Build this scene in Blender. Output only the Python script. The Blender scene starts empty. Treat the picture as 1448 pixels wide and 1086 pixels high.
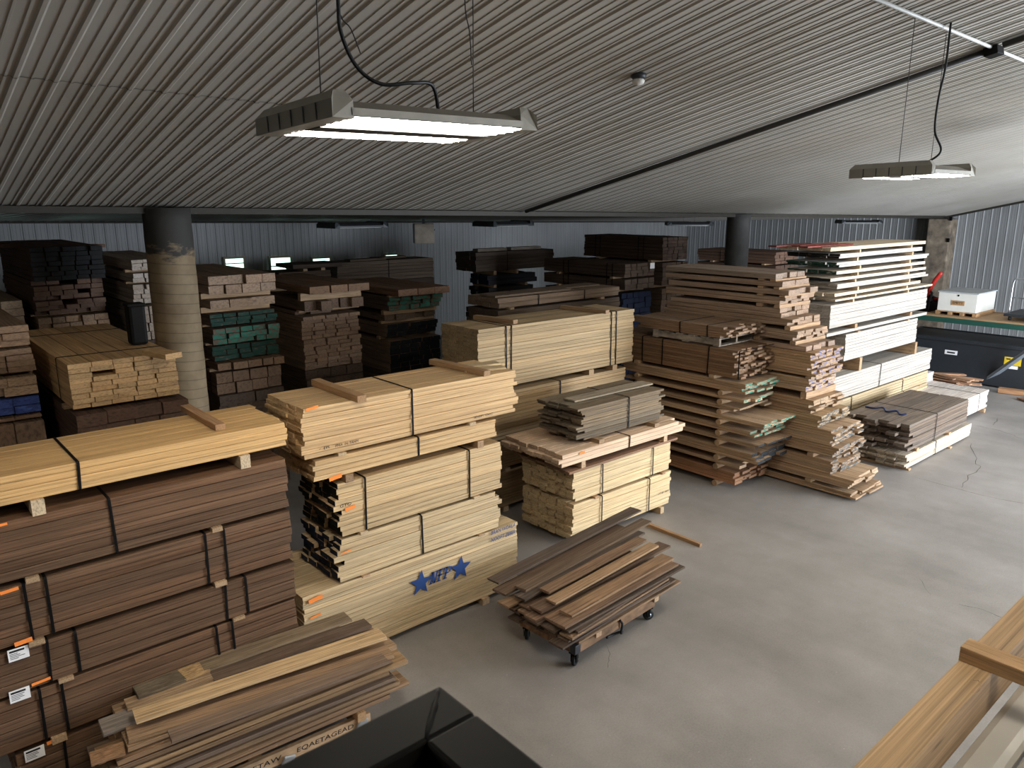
import bpy, bmesh, math, random
from mathutils import Vector, Matrix
rnd = random.Random(7)
D = bpy.data
C = bpy.context.scene.collection
PI = math.pi

# ------------------------------------------------------------------ camera
F_PX, EYE = 1080.0, 4.06
PITCH = math.atan(255 / 1080.0)
cP, sP = math.cos(PITCH), math.sin(PITCH)
AZ = math.radians(48.9)                  # the building's long axis (x) lies this far right of the view
sA, cA = math.sin(AZ), math.cos(AZ)
U = Vector((1, 0, 0)); V = Vector((0, 1, 0)); FWD = Vector((cA, sA, 0))
def turn(x, y, z=0): return Vector((x * sA + y * cA, -x * cA + y * sA, z))     # right/forward -> building axes
def ray(px, py):
    a = (px - 724) / F_PX; b = (py - 543) / F_PX
    return turn(a, cP - b * sP, -sP - b * cP)
def zat(fwd, py):                        # height seen at a pixel row, at a forward distance
    b = (py - 543) / F_PX
    return EYE + fwd * (-sP - b * cP) / (cP - b * sP)
def at(px, py, z):                       # where the sight line through a pixel meets height z
    r = ray(px, py); t = (z - EYE) / r.z
    return Vector((r.x * t, r.y * t, z))
def uv(u, v, z=0): return U * u + V * v + Vector((0, 0, z))
def frame(O, ang_from_U=0, flip=False):  # stack frame: near corner, length axis, depth axis
    r = Matrix.Rotation(math.radians(ang_from_U), 3, 'Z')
    a = r @ U; b = r @ V
    if flip: a, b = b, a                  # long axis runs away to the left
    return dict(O=turn(O[0], O[1]), a=a, b=b, sb=(-1 if flip else 1), rot=math.atan2(a.y, a.x))
def pv(px, v, py=400):                   # plan position on the sight line of a pixel column, at depth v
    r = ray(px, py); t = v / r.y
    return (r.x * t, v)
def frameB(x, y, ang=0, flip=False):
    F = frame((0, 0), ang, flip); F['O'] = Vector((x, y, 0)); return F
def wto(F, s, px, off=0.0):              # depth of a stack whose end face is seen out to a pixel column
    Q = F['O'] + F['a'] * s + F['b'] * off; r = ray(px, 430); t = Q.dot(F['a']) / (r.x * F['a'].x + r.y * F['a'].y)
    return (Vector((r.x * t, r.y * t, 0)) - Q).dot(F['b'])
def hit(F, px, py, off=0.0):             # (distance along the stack's face, height) seen through a pixel
    r = ray(px, py); O = F['O'] + F['b'] * off
    t = O.dot(F['b']) / (r.x * F['b'].x + r.y * F['b'].y)
    p = r * t
    return (p - O).dot(F['a']), EYE + p.z

cam = D.cameras.new('camera'); co = D.objects.new('camera', cam); C.objects.link(co)
co.location = (0, 0, EYE); co.rotation_euler = (PI / 2 - PITCH, 0, math.atan2(FWD.y, FWD.x) - PI / 2)
cam.sensor_width = 36; cam.lens = 36 * F_PX / 1448
cam.dof.use_dof = True; cam.dof.focus_distance = 8; cam.dof.aperture_fstop = 12
cam.clip_start = 0.02
bpy.context.scene.camera = co

# ------------------------------------------------------------------ colour and materials
def lin(h):
    h = h.lstrip('#'); v = [int(h[i:i + 2], 16) / 255 for i in (0, 2, 4)]
    return tuple(x / 12.92 if x <= .04045 else ((x + .055) / 1.055) ** 2.4 for x in v) + (1,)
class NT:
    def __init__(s, name):
        s.m = D.materials.new(name); s.m.use_nodes = True; s.t = s.m.node_tree
        s.b = s.t.nodes['Principled BSDF']
    def n(s, typ, **k):
        o = s.t.nodes.new(typ)
        for a, b in k.items():
            if a in o.inputs and not hasattr(o, a): o.inputs[a].default_value = b
            else: setattr(o, a, b)
        return o
    def l(s, a, b): s.t.links.new(a, b)
    def mix(s, blend, fac, a, b):
        o = s.n('ShaderNodeMix', data_type='RGBA', blend_type=blend)
        for sock, val in ((o.inputs[0], fac), (o.inputs[6], a), (o.inputs[7], b)):
            if hasattr(val, 'links'): s.l(val, sock)
            else: sock.default_value = val
        return o.outputs[2]
    def ramp(s, fac, stops):
        o = s.n('ShaderNodeValToRGB'); e = o.color_ramp.elements
        while len(e) < len(stops): e.new(.5)
        for el, (p, c) in zip(e, stops): el.position = p; el.color = c
        s.l(fac, o.inputs[0]); return o.outputs[0]
    def noise(s, vec, scale, detail=4, rough=.6):
        o = s.n('ShaderNodeTexNoise'); o.inputs['Scale'].default_value = scale
        o.inputs['Detail'].default_value = detail; o.inputs['Roughness'].default_value = rough
        if vec is not None: s.l(vec, o.inputs['Vector'])
        return o.outputs[0]
    def coord(s, kind='Object', scale=(1, 1, 1), rnd=False):
        t = s.n('ShaderNodeTexCoord'); m = s.n('ShaderNodeMapping'); m.inputs['Scale'].default_value = scale
        s.l(t.outputs[kind], m.inputs['Vector']); out = m.outputs[0]
        if rnd:
            oi = s.n('ShaderNodeObjectInfo'); mu = s.n('ShaderNodeMath', operation='MULTIPLY'); mu.inputs[1].default_value = 97
            s.l(oi.outputs['Random'], mu.inputs[0]); ad = s.n('ShaderNodeVectorMath', operation='ADD')
            s.l(out, ad.inputs[0]); s.l(mu.outputs[0], ad.inputs[1]); out = ad.outputs[0]
        return out
    def bump(s, h, strength=.2, dist=.01):
        b = s.n('ShaderNodeBump'); b.inputs['Strength'].default_value = strength; b.inputs['Distance'].default_value = dist
        s.l(h, b.inputs['Height']); s.l(b.outputs[0], s.b.inputs['Normal'])
G = lambda v: (v, v, v, 1)
def wood(name, grain=.5, rough=.7, end=False, paint=None, knots=True, cover=.62):
    k = NT(name); oi = k.n('ShaderNodeObjectInfo')
    if end:
        v = k.coord(scale=(6, 3, 3), rnd=True); n1 = k.noise(v, 2.2, 5)
        g = k.ramp(n1, [(.32, G(.35)), (.5, G(.74)), (.7, G(.88))])
    else:
        v = k.coord(scale=(2.2, 9, 6), rnd=True); n1 = k.noise(v, 1.6, 6, .65)
        v2 = k.coord(scale=(1.1, 2.2, 1.2), rnd=True); n2 = k.noise(v2, 2.0, 3)
        g1 = k.ramp(n1, [(.3, G(1 - grain)), (.62, G(1.08))])
        g2 = k.ramp(n2, [(.3, (.70, .67, .63, 1)), (.65, (1.08, 1.07, 1.05, 1))])
        g = k.mix('MULTIPLY', .75, g1, g2)
    col = k.mix('MULTIPLY', 1.0, oi.outputs['Color'], g)
    if knots and not end:
        vo = k.n('ShaderNodeTexVoronoi'); vk = k.coord(scale=(5, 3.0, 1.5), rnd=True); k.l(vk, vo.inputs['Vector']); vo.inputs['Scale'].default_value = 1.3
        kk = k.ramp(vo.outputs['Distance'], [(.03, G(.35)), (.11, G(1))])
        col = k.mix('MULTIPLY', .8, col, kk)
    if paint:
        vp = k.coord(scale=(3, 2, 2), rnd=True); np_ = k.noise(vp, 1.2, 2)
        f = k.ramp(np_, [(cover - .08, G(1)), (cover + .03, G(0))])
        col = k.mix('MIX', f, col, lin(paint))
    k.l(col, k.b.inputs['Base Color']); k.b.inputs['Roughness'].default_value = rough
    k.b.inputs['Specular IOR Level'].default_value = .25
    k.bump(n1, .25, .004)
    return k.m
def plain(name, col, rough=.5, metal=0.0, noise=.12, scale=6, spec=.4):
    k = NT(name); v = k.coord(); n = k.noise(v, scale, 5)
    g = k.ramp(n, [(.3, G(1 - noise)), (.7, G(1 + noise * .4))])
    k.l(k.mix('MULTIPLY', 1, lin(col), g), k.b.inputs['Base Color'])
    k.b.inputs['Roughness'].default_value = rough; k.b.inputs['Metallic'].default_value = metal
    k.b.inputs['Specular IOR Level'].default_value = spec
    return k.m
def glow(name, col, strength):
    k = NT(name); k.b.inputs['Base Color'].default_value = lin(col); k.b.inputs['Emission Color'].default_value = lin(col)
    k.b.inputs['Emission Strength'].default_value = strength
    return k.m
TUBE, DESAT = 95.0, .2
M = dict(
    wood=wood('sawn_wood'), rough=wood('rough_sawn_wood', .72, .8), end=wood('end_grain', end=True),
    blue=wood('end_painted_navy', end=True, paint='#131d33', cover=.8), black=wood('end_painted_black', end=True, paint='#111416', cover=.74),
    teal=wood('end_painted_teal', end=True, paint='#2c6d5c', cover=.53), dgreen=wood('end_painted_dark_green', end=True, paint='#16382f', cover=.66),
    bluew=wood('end_painted_blue_chips', end=True, paint='#3a5088', cover=.44), slate=wood('end_painted_slate', end=True, paint='#41484b', cover=.52),
    red=wood('side_painted_red', paint='#8a3a30', cover=.7),
    strap=plain('black_strap', '#0a0a0b', .6, 0, .05, spec=.12), steel=plain('strap_clip', '#b9bcc0', .35, .8),
    orange=plain('orange_paper', '#f08a3c', .8, 0, .03), paper=plain('white_paper', '#e8e8ea', .8, 0, .02), ink=plain('black_ink', '#17171a', .8, 0, .02),
    navy=plain('blue_stencil_ink', '#173a74', .7, 0, .1), white=plain('white_enamel', '#dcdad2', .45, 0, .06), blacksteel=plain('black_painted_steel', '#0d0c0b', .6, 0, .25, spec=.12),
    darksteel=plain('dark_grey_steel', '#2b2e32', .45, 0, .15), galv=plain('galvanised_steel', '#b4bcc6', .35, .7, .1), green=plain('green_painted_steel', '#1f4a3f', .5),
    rubber=plain('black_rubber', '#0e0e0f', .7), grey=plain('grey_lamp_housing', '#8a867c', .5, .2, .15), pvc=plain('white_vinyl', '#cfcbc2', .4, 0, .05),
    redp=plain('red_paint', '#b02a22', .4), brown=plain('brown_plate', '#a8825a', .7), yellow=plain('yellow_label', '#d9b92b', .6), cord=plain('black_cable', '#16181b', .5),
    plate=plain('dark_plastic', '#2a2a2b', .45), blueplastic=plain('blue_plastic_wrap', '#1c2c52', .5), lump=plain('clear_wrap', '#9a9c9e', .3, .1, .3, 12))

# ------------------------------------------------------------------ object helpers
def link(name, me, mat=None, parent=None, loc=(0, 0, 0), rot=(0, 0, 0), scale=(1, 1, 1)):
    o = D.objects.new(name, me); C.objects.link(o); o.parent = parent
    o.location = loc; o.rotation_euler = rot; o.scale = scale
    if mat is not None and me is not None and not me.materials:
        for m in (mat if isinstance(mat, (list, tuple)) else [mat]): me.materials.append(m)
    return o
def tag(o, label=None, cat=None, group=None, kind=None):
    if label: o['label'] = label
    if cat: o['category'] = cat
    if group: o['group'] = group
    if kind: o['kind'] = kind
    return o
def thing(name, label, cat, loc, rz=0, group=None):
    o = D.objects.new(name, None); C.objects.link(o); o.empty_display_size = .2
    o.location = loc; o.rotation_euler = (0, 0, rz)
    return tag(o, label, cat, group)
def mesh(name, verts, faces):
    me = D.meshes.new(name); me.from_pydata([tuple(v) for v in verts], [], faces); me.update(); return me
def box_vf(x0, x1, y0, y1, z0, z1):
    v = [(x, y, z) for x in (x0, x1) for y in (y0, y1) for z in (z0, z1)]
    f = [(0, 1, 3, 2), (4, 6, 7, 5), (0, 4, 5, 1), (2, 3, 7, 6), (0, 2, 6, 4), (1, 5, 7, 3)]
    return v, f
def box_mesh(name, boxes, bevel=0):
    bm = bmesh.new()
    for b in boxes:
        v, f = box_vf(*b[:6]); vs = [bm.verts.new(p) for p in v]
        for q in f: bm.faces.new([vs[i] for i in q])
    if bevel:
        bmesh.ops.bevel(bm, geom=bm.edges[:], offset=bevel, segments=2, affect='EDGES', profile=.5)
    bmesh.ops.recalc_face_normals(bm, faces=bm.faces[:])
    me = D.meshes.new(name); bm.to_mesh(me); bm.free(); return me
def tube_mesh(name, pts, r, seg=8, closed=False):
    pts = [Vector(p) for p in pts]; v = []; f = []; n = len(pts); up0 = None
    for i, p in enumerate(pts):
        d = (pts[min(i + 1, n - 1)] - pts[max(i - 1, 0)]).normalized()
        if up0 is None: up0 = Vector((0, 0, 1)) if abs(d.z) < .9 else Vector((1, 0, 0))
        x = d.cross(up0).normalized(); y = x.cross(d).normalized(); up0 = y
        rr = r[i] if isinstance(r, (list, tuple)) else r
        for k in range(seg):
            a = 2 * PI * k / seg; v.append(p + x * (rr * math.cos(a)) + y * (rr * math.sin(a)))
    for i in range(n - 1):
        for k in range(seg):
            f.append((i * seg + k, i * seg + (k + 1) % seg, (i + 1) * seg + (k + 1) % seg, (i + 1) * seg + k))
    f.append(tuple(range(seg))[::-1]); f.append(tuple(range((n - 1) * seg, n * seg)))
    me = mesh(name, v, f)
    for p in me.polygons:
        if len(p.vertices) == 4: p.use_smooth = True
    return me
def spline(pts, n=8):
    P = [Vector(p) for p in pts]; P = [P[0] * 2 - P[1]] + P + [P[-1] * 2 - P[-2]]; out = []
    for i in range(1, len(P) - 2):
        for k in range(n):
            t = k / n; a, b, c, d = P[i - 1], P[i], P[i + 1], P[i + 2]
            out.append(.5 * ((2 * b) + (c - a) * t + (2 * a - 5 * b + 4 * c - d) * t * t + (3 * b - a - 3 * c + d) * t ** 3))
    out.append(P[-2]); return out
def lathe_mesh(name, prof, seg=24):
    v = []; f = []; n = len(prof)
    for k in range(seg):
        a = 2 * PI * k / seg
        for r, z in prof: v.append((r * math.cos(a), r * math.sin(a), z))
    for k in range(seg):
        for i in range(n - 1):
            f.append((k * n + i, ((k + 1) % seg) * n + i, ((k + 1) % seg) * n + i + 1, k * n + i + 1))
    me = mesh(name, v, f)
    for p in me.polygons: p.use_smooth = True
    return me
def flat_mesh(name, polys, y=0.0, t=.0015):   # shapes in the x-z plane, thickened towards -y
    v = []; f = []
    for P in polys:
        b = len(v); n = len(P)
        v += [(x, y - t, z) for x, z in P] + [(x, y, z) for x, z in P]
        f.append(tuple(range(b, b + n))); f.append(tuple(range(b + n, b + 2 * n))[::-1])
        for i in range(n): f.append((b + i, b + n + i, b + n + (i + 1) % n, b + (i + 1) % n))
    me = mesh(name, v, f); bm = bmesh.new(); bm.from_mesh(me); bmesh.ops.recalc_face_normals(bm, faces=bm.faces[:]); bm.to_mesh(me); bm.free()
    return me
def text_mesh(name, body, size, shear=0.0, extrude=.001):
    cu = D.curves.new(name, 'FONT'); cu.body = body; cu.size = size; cu.shear = shear; cu.extrude = extrude; cu.resolution_u = 2
    cu.align_x = 'CENTER'; cu.align_y = 'CENTER'
    o = D.objects.new(name, cu); C.objects.link(o)
    dg = bpy.context.evaluated_depsgraph_get(); me = D.meshes.new_from_object(o.evaluated_get(dg)); D.objects.remove(o)
    me.name = name; return me

# board shapes: a unit plank with eased edges, slight bow, uneven ends; stretched to size per board
_pl = {}
def plank(mats, var=None):
    if var is None: var = rnd.randrange(6)
    key = (tuple(mats), var)
    if key in _pl: return _pl[key]
    r = random.Random(100 + var); n = 6; sec = []
    for sx, sy in ((-1, -1), (1, -1), (1, 1), (-1, 1)):
        for q in ((.5, .43), (.488, .5)) if sx * sy > 0 else ((.488, .5), (.5, .43)): sec.append((sx * q[0], sy * q[1]))
    v = []; f = []
    bow = r.uniform(-.05, .05); crook = r.uniform(-.012, .012)
    for i in range(n + 1):
        t = i / n - .5; jy = r.uniform(-.012, .012) + crook * (1 - 4 * t * t); jz = bow * (.33 - 4 * t * t / 1.5) * .6 + r.uniform(-.012, .012)
        for y, z in sec:
            e = r.uniform(-.0025, .0025) if i in (0, n) else 0
            v.append((t + e, y + jy + r.uniform(-.006, .006), z * (1 - r.uniform(0, .03)) + jz))
    m = 8
    for i in range(n):
        for k in range(m): f.append((i * m + k, i * m + (k + 1) % m, (i + 1) * m + (k + 1) % m, (i + 1) * m + k))
    f.append(tuple(range(m))[::-1]); f.append(tuple(range(n * m, n * m + m)))
    me = mesh('plank', v, f); me.materials.append(M[mats[0]]); me.materials.append(M[mats[1]])
    me.polygons[-1].material_index = 1; me.polygons[-2].material_index = 1
    _pl[key] = me; return me
def tone(col, var):
    k = 1 + rnd.uniform(-var, var); w = rnd.uniform(-var, var) * .25
    c = col if isinstance(col, tuple) else lin(col)
    y = .3 * c[0] + .59 * c[1] + .11 * c[2]; c = tuple(v + (y - v) * DESAT for v in c[:3])
    return (c[0] * k * (1 + w) * 1.02, c[1] * k * .96, c[2] * k * (1 - w) * .95, 1)
def board(name, parent, loc, rot, size, mats, col, var=.15):
    o = link(name, plank(mats), None, parent, loc, rot, size); o.color = tone(col, var); return o

# ------------------------------------------------------------------ lumber packs and loose tiers
def tier(F, label, near=None, z=None, s0=None, L=2.44, far=None, W=.7, off=0.0, nc=6, nb=5, col='#c8a877', var=.13, mats=('wood', 'end'),
         pack=True, cat=None, name=None, jit=.03, jitf=None, straps=(), single=.0, group=None, twist=0.0, gap=.004, sag=0):
    """One course-built bundle. near=(px, y_top, y_bottom) along its near corner; straps are distances along the face."""
    if near:
        sa, z1 = hit(F, near[0], near[1], off); sb_, z0 = hit(F, near[0], near[2], off)
        if s0 is None: s0 = (sa + sb_) / 2
        if z: z0, z1 = z
    else: z0, z1 = z
    if far is not None: L = hit(F, far[0], far[1], off)[0] - s0
    if z0 < .03: z0 = .03
    rz = F['rot'] + math.radians(twist); sg = F['sb']
    base = F['O'] + F['a'] * (s0 + L / 2) + F['b'] * (off + W / 2); base.z = z0
    info = dict(F=F, z0=z0, z1=z1, s0=s0, L=L, W=W, off=off, base=base, rz=rz)
    root = thing(name or 'lumber_pack', label, cat or 'lumber pack', base, rz, group) if pack else None
    info['root'] = root
    th = (z1 - z0) / nc
    Mw = Matrix.Translation(base) @ Matrix.Rotation(rz, 4, 'Z')
    for c in range(nc):
        co_ = rnd.uniform(0, jit * .55); cf_ = rnd.uniform(0, (jitf if jitf is not None else jit) * .55)
        ws = [rnd.uniform(.8, 1.2) for _ in range(nb)]; tot = sum(ws); y = -W / 2 + rnd.uniform(0, .012)
        for k in range(nb):
            w = ws[k] / tot * (W - .012)
            if single and rnd.random() < single and 0 < k < nb - 1 and c: y += w; continue
            j0 = co_ + rnd.uniform(0, jit * .5); j1 = cf_ + rnd.uniform(0, (jitf if jitf is not None else jit) * .5)
            ln = L - j0 - j1; tz = th * rnd.uniform(.93, .985)
            loc = Vector((-L / 2 + j0 + ln / 2, sg * (y + w / 2), (c + .5) * th))
            size = (ln, w - gap, tz)
            if pack: board('board', root, loc, (0, 0, 0), size, mats, col, var)
            else:
                o = board(name or 'loose_board', None, Mw @ loc, (0, 0, rz + rnd.uniform(-.008, .008)), size, mats, col, var)
                tag(o, label, cat or 'board', group or label)
            y += w
    for s in straps: strap(info, s)
    return info
def strap(info, s, part=None):
    """flat band round the whole pack, s metres from its near end"""
    W, h = info['W'], info['z1'] - info['z0']; x = s - info['L'] / 2; w = .009; o = .004; r = .012
    y0, y1, z0, z1 = -W / 2 - o, W / 2 + o, -o, h + o
    ring = [(y0 + r, z0), (y1 - r, z0), (y1, z0 + r), (y1, z1 - r), (y1 - r, z1), (y0 + r, z1), (y0, z1 - r), (y0, z0 + r)]
    k = .003; cy, cz = 0, h / 2; v = []; f = []; n = len(ring)
    dx = rnd.uniform(-.012, .012)
    for (y, z) in ring:
        e = dx * (z / max(h, .01) - .5)
        yi = y + (k if y < 0 else -k); zi = z + (k if z < cz else -k)
        v += [(x - w + e, y, z), (x + w + e, y, z), (x + w + e, yi, zi), (x - w + e, yi, zi)]
    for i in range(n):
        j = (i + 1) % n
        for q in range(4): f.append((i * 4 + q, i * 4 + (q + 1) % 4, j * 4 + (q + 1) % 4, j * 4 + q))
    st = link('strap', mesh('strap', v, f), M['strap'], info['root'])
    if part: # steel clip on the front top edge
        link('strap_clip', box_mesh('clip', [(x - .012, x + .012, y0 * info['F']['sb'] - .002, y0 * info['F']['sb'] + .02, h + .003, h + .007)]), M['steel'], st)
def face_part(info, name, s, zc, w, h, mat, tilt=0.0, label=None, proud=.004):
    sg = info['F']['sb']
    me = box_mesh(name, [(-w / 2, w / 2, -.001, .001, -h / 2, h / 2)])
    o = link(name, me, mat, info['root'], (s - info['L'] / 2, -sg * (info['W'] / 2 + proud), zc - info['z0']), (0, tilt, 0))
    if label: o['label'] = label
    return o
def bearer(F, s, z0, z1, W, off, label, w=.09, over=.02, col='#b99b70', rnd_end=False, name='wood_bearer', back=0.0, group=None):
    """cross stick at distance s along a stack's face, from just proud of the face to its back"""
    base = F['O'] + F['a'] * s + F['b'] * (off - over); ln = W + over - back
    if rnd_end:
        r = (z1 - z0) / 2; pts = [(0, 0, r), (ln * .3, .004, r), (ln * .7, -.004, r), (ln, 0, r)]
        me = tube_mesh('round_bearer', pts, [r * .98, r, r * .99, r], 10); me.materials.append(M['wood']); me.materials.append(M['end'])
        me.polygons[-1].material_index = 1; me.polygons[-2].material_index = 1
        o = link(name, me, None, None, (base.x, base.y, z0), (0, 0, math.atan2(F['b'].y, F['b'].x)))
    else:
        c = base + F['b'] * (ln / 2)
        o = link(name, plank(('wood', 'end')), None, None, (c.x, c.y, (z0 + z1) / 2), (0, 0, math.atan2(F['b'].y, F['b'].x)), (ln, w, (z1 - z0) * .97))
    o.color = tone(col, .1)
    return tag(o, label, 'bearer', group)
def bears(info, below, what, ss=None, w=.09, rnd_end=False, ends=('near', 'far'), col='#b99b70', over=.02):
    """two cross sticks between a bundle and whatever is under it"""
    g = info['z0'] - below
    if g < .012: return
    ss = ss or (.3, info['L'] - .35)
    for s, e in zip(ss, ends):
        bearer(info['F'], info['s0'] + s, below, info['z0'], info['W'], info['off'], 'bearer under the %s end of the %s' % (e, what), w, over, col, rnd_end)
def px_board(name, label, p0, p1, z, w, t, col, mats=('rough', 'end'), cat='board', z2=None, roll=0.0, group=None, var=.04, parent=None):
    """single plank from end to end"""
    a = at(p0[0], p0[1], z); b = at(p1[0], p1[1], z2 if z2 is not None else z)
    d = b - a; o = board(name, parent, (a + b) / 2, (roll, -math.atan2(d.z, d.xy.length), math.atan2(d.y, d.x)), (d.length, w, t), mats, col, var)
    if label: tag(o, label, cat, group)
    return o

# ------------------------------------------------------------------ the building
VB, VA, UG, UL, VF = 9.55, 19.5, 26.6, -9.0, -4.0        # post line, eave wall, gable wall, left wall, front wall
zb = lambda u: 4.03 - .0144 * (u - 2.97)                 # height of the post line
zmain = lambda u, v: zb(u) + .228 * (VB - v)
zlean = lambda u, v: zb(u) - .033 * (v - VB)
def metal(name, col, dirt=.25):
    k = NT(name); v = k.coord(scale=(1, 1, .15)); n = k.noise(v, .8, 4); v2 = k.coord(scale=(.35, .35, .35)); n2 = k.noise(v2, 1.2, 3)
    g = k.mix('MULTIPLY', 1, k.ramp(n, [(.3, G(1 - dirt)), (.7, G(1.03))]), k.ramp(n2, [(.35, (.86, .84, .8, 1)), (.65, G(1))]))
    k.l(k.mix('MULTIPLY', 1, lin(col), g), k.b.inputs['Base Color']); k.b.inputs['Roughness'].default_value = .42
    k.b.inputs['Specular IOR Level'].default_value = .5
    return k.m
M['ceil'] = metal('ceiling_liner_panel', '#aeaaa3', .12); M['wallm'] = metal('wall_liner_panel', '#96989a', .2)
PROF = [(0, 0), (.060, 0), (.063, -.006), (.077, -.006), (.080, 0), (.138, 0), (.141, -.006), (.155, -.006), (.158, 0), (.178, 0), (.190, -.013), (.2126, -.013)]
def ribs(u0, u1):
    out = []; n = int(math.ceil((u1 - u0) / .2286))
    for i in range(n):
        for du, h in PROF: out.append((u0 + i * .2286 + du, h))
    return [p for p in out if p[0] <= u1] + [(u1, 0)]
def ribbed(name, u0, u1, vs, zf, mat, thick=None):
    pr = ribs(u0, u1); v = []; f = []; m = len(vs)
    for u, h in pr:
        for w in vs: v.append(uv(u, w, zf(u, w) + h))
    for i in range(len(pr) - 1):
        for j in range(m - 1): f.append((i * m + j, (i + 1) * m + j, (i + 1) * m + j + 1, i * m + j + 1))
    return link(name, mesh(name, v, f), mat)
ce = ribbed('ceiling', UL, UG, [VF, 6.05, VB], zmain, M['ceil']); tag(ce, kind='structure')
c2 = ribbed('ceiling.001', UL, UG, [VB, VA], zlean, M['ceil']); tag(c2, kind='structure')
# seam where two lengths of panel lap
pr = [p for p in ribs(UL, 5.0)]
sv = []; sf = []
for i, (u, h) in enumerate(pr):
    z = zmain(u, 6.04) + h - .002; sv += [uv(u, 6.03, z), uv(u, 6.045, z)]
for i in range(len(pr) - 1): sf.append((2 * i, 2 * i + 1, 2 * i + 3, 2 * i + 2))
sm = link('panel_lap', mesh('panel_lap', sv, sf), plain('lap_shadow_gap', '#4a453d', .7), ce)
def wall(name, p0, p1, ztop, nseg, inward, mat):
    """vertical ribbed wall from p0 to p1"""
    d = (p1 - p0); L = d.length; d.normalize(); pr = ribs(0, L); v = []; f = []
    for s, h in pr:
        q = p0 + d * s - inward * h * 1.0
        v += [(q.x, q.y, 0), (q.x, q.y, ztop(s))]
    for i in range(len(pr) - 1): f.append((2 * i, 2 * i + 2, 2 * i + 3, 2 * i + 1))
    return tag(link(name, mesh(name, v, f), mat), kind='structure')
wall('wall_back', uv(UL, VA), uv(UG, VA), lambda s: zlean(UL + s, VA) + .02, 1, -V, M['wallm'])
def gtop(s):
    v = VA - s
    return (zlean(UG, v) if v > VB else zmain(UG, v)) + .02
wall('wall_right', uv(UG, VA), uv(UG, VF), gtop, 1, -U, M['wallm'])
lw = wall('wall_left', uv(UL, VF), uv(UL, VA), lambda s: gtop(VA - VF - s) + .5, 1, U, M['wallm'])
# front wall with the open loading doorway
DOOR = (11.0, 19.5, 4.3)
wf = []
for (a, b, z0, z1) in ((UL, DOOR[0], 0, 7.6), (DOOR[1], UG, 0, 7.6), (DOOR[0], DOOR[1], DOOR[2], 7.6)):
    p = [uv(a, VF, z0), uv(b, VF, z0), uv(b, VF, z1), uv(a, VF, z1)]; wf += p
tag(link('wall_front', mesh('wall_front', wf, [(0, 1, 2, 3), (4, 5, 6, 7), (8, 9, 10, 11)]), M['wallm']), kind='structure')
# concrete floor
k = NT('concrete_floor'); v = k.coord('Object', (1, 1, 1))
n1 = k.noise(v, .45, 5, .6); n2 = k.noise(v, 3.0, 6, .65); n3 = k.noise(v, 60, 2, .5); n4 = k.noise(k.coord('Object', (1.0, .22, 1)), 1.3, 4)
g = k.mix('MULTIPLY', 1, k.ramp(n1, [(.3, (.74, .735, .72, 1)), (.7, (1.06, 1.06, 1.06, 1))]), k.ramp(n2, [(.3, G(.88)), (.68, G(1.04))]))
g = k.mix('MULTIPLY', .6, g, k.ramp(n4, [(.35, G(.78)), (.6, G(1.05))]))
g = k.mix('MULTIPLY', .8, g, k.ramp(n3, [(.32, G(.86)), (.6, G(1.0))]))
vo = k.n('ShaderNodeTexVoronoi'); vo.inputs['Scale'].default_value = 7; k.l(v, vo.inputs['Vector'])
g = k.mix('ADD', 1, g, k.ramp(vo.outputs['Distance'], [(.02, G(.5)), (.05, G(0))]))
k.l(k.mix('MULTIPLY', 1, lin('#8f8a86'), g), k.b.inputs['Base Color']); k.b.inputs['Roughness'].default_value = .55
k.b.inputs['Specular IOR Level'].default_value = .35; k.bump(n3, .15, .004)
fl = link('floor', mesh('floor', [uv(UL, VF), uv(UG, VF), uv(UG, VA), uv(UL, VA)], [(0, 1, 2, 3)]), k.m); tag(fl, kind='structure')
ap = link('floor.001', mesh('floor.001', [uv(DOOR[0] - 3, VF - 9, -.02), uv(DOOR[1] + 3, VF - 9, -.02), uv(DOOR[1] + 3, VF, -.02), uv(DOOR[0] - 3, VF, -.02)], [(0, 1, 2, 3)]), k.m); tag(ap, kind='structure')
M['crackm'] = plain('floor_crack_dark', '#3a3835', .9)
def crack(pxs, w=.008, wob=.03, n=5):
    pts = spline([at(x, y, 0) for x, y in pxs], n); v = []; f = []
    for i, p in enumerate(pts):
        d = (pts[min(i + 1, len(pts) - 1)] - pts[max(i - 1, 0)]).normalized(); nrm = Vector((-d.y, d.x, 0))
        q = p + nrm * rnd.uniform(-wob, wob); ww = w * rnd.uniform(.4, 1.1) * (.4 if i in (0, len(pts) - 1) else 1)
        v += [q + nrm * ww / 2 + Vector((0, 0, .002)), q - nrm * ww / 2 + Vector((0, 0, .002))]
    for i in range(len(pts) - 1): f.append((2 * i, 2 * i + 1, 2 * i + 3, 2 * i + 2))
    link('floor_crack', mesh('floor_crack', v, f), M['crackm'], fl)
crack([(1290, 674), (1350, 690), (1395, 702), (1448, 712), (1500, 722)], .009, .01)
crack([(1372, 627), (1380, 652), (1384, 662), (1368, 676), (1363, 690)], .009, .03)
crack([(1379, 601), (1420, 611), (1448, 622)], .008, .03); crack([(1412, 592), (1403, 601)], .01, .02)
crack([(1356, 855), (1390, 862), (1424, 877)], .008, .01); crack([(1300, 818), (1316, 842)], .004, .01); crack([(858, 912), (862, 928), (858, 945)], .004, .01)
crack([(560, 890), (640, 868), (700, 850)], .004, .01)
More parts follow.
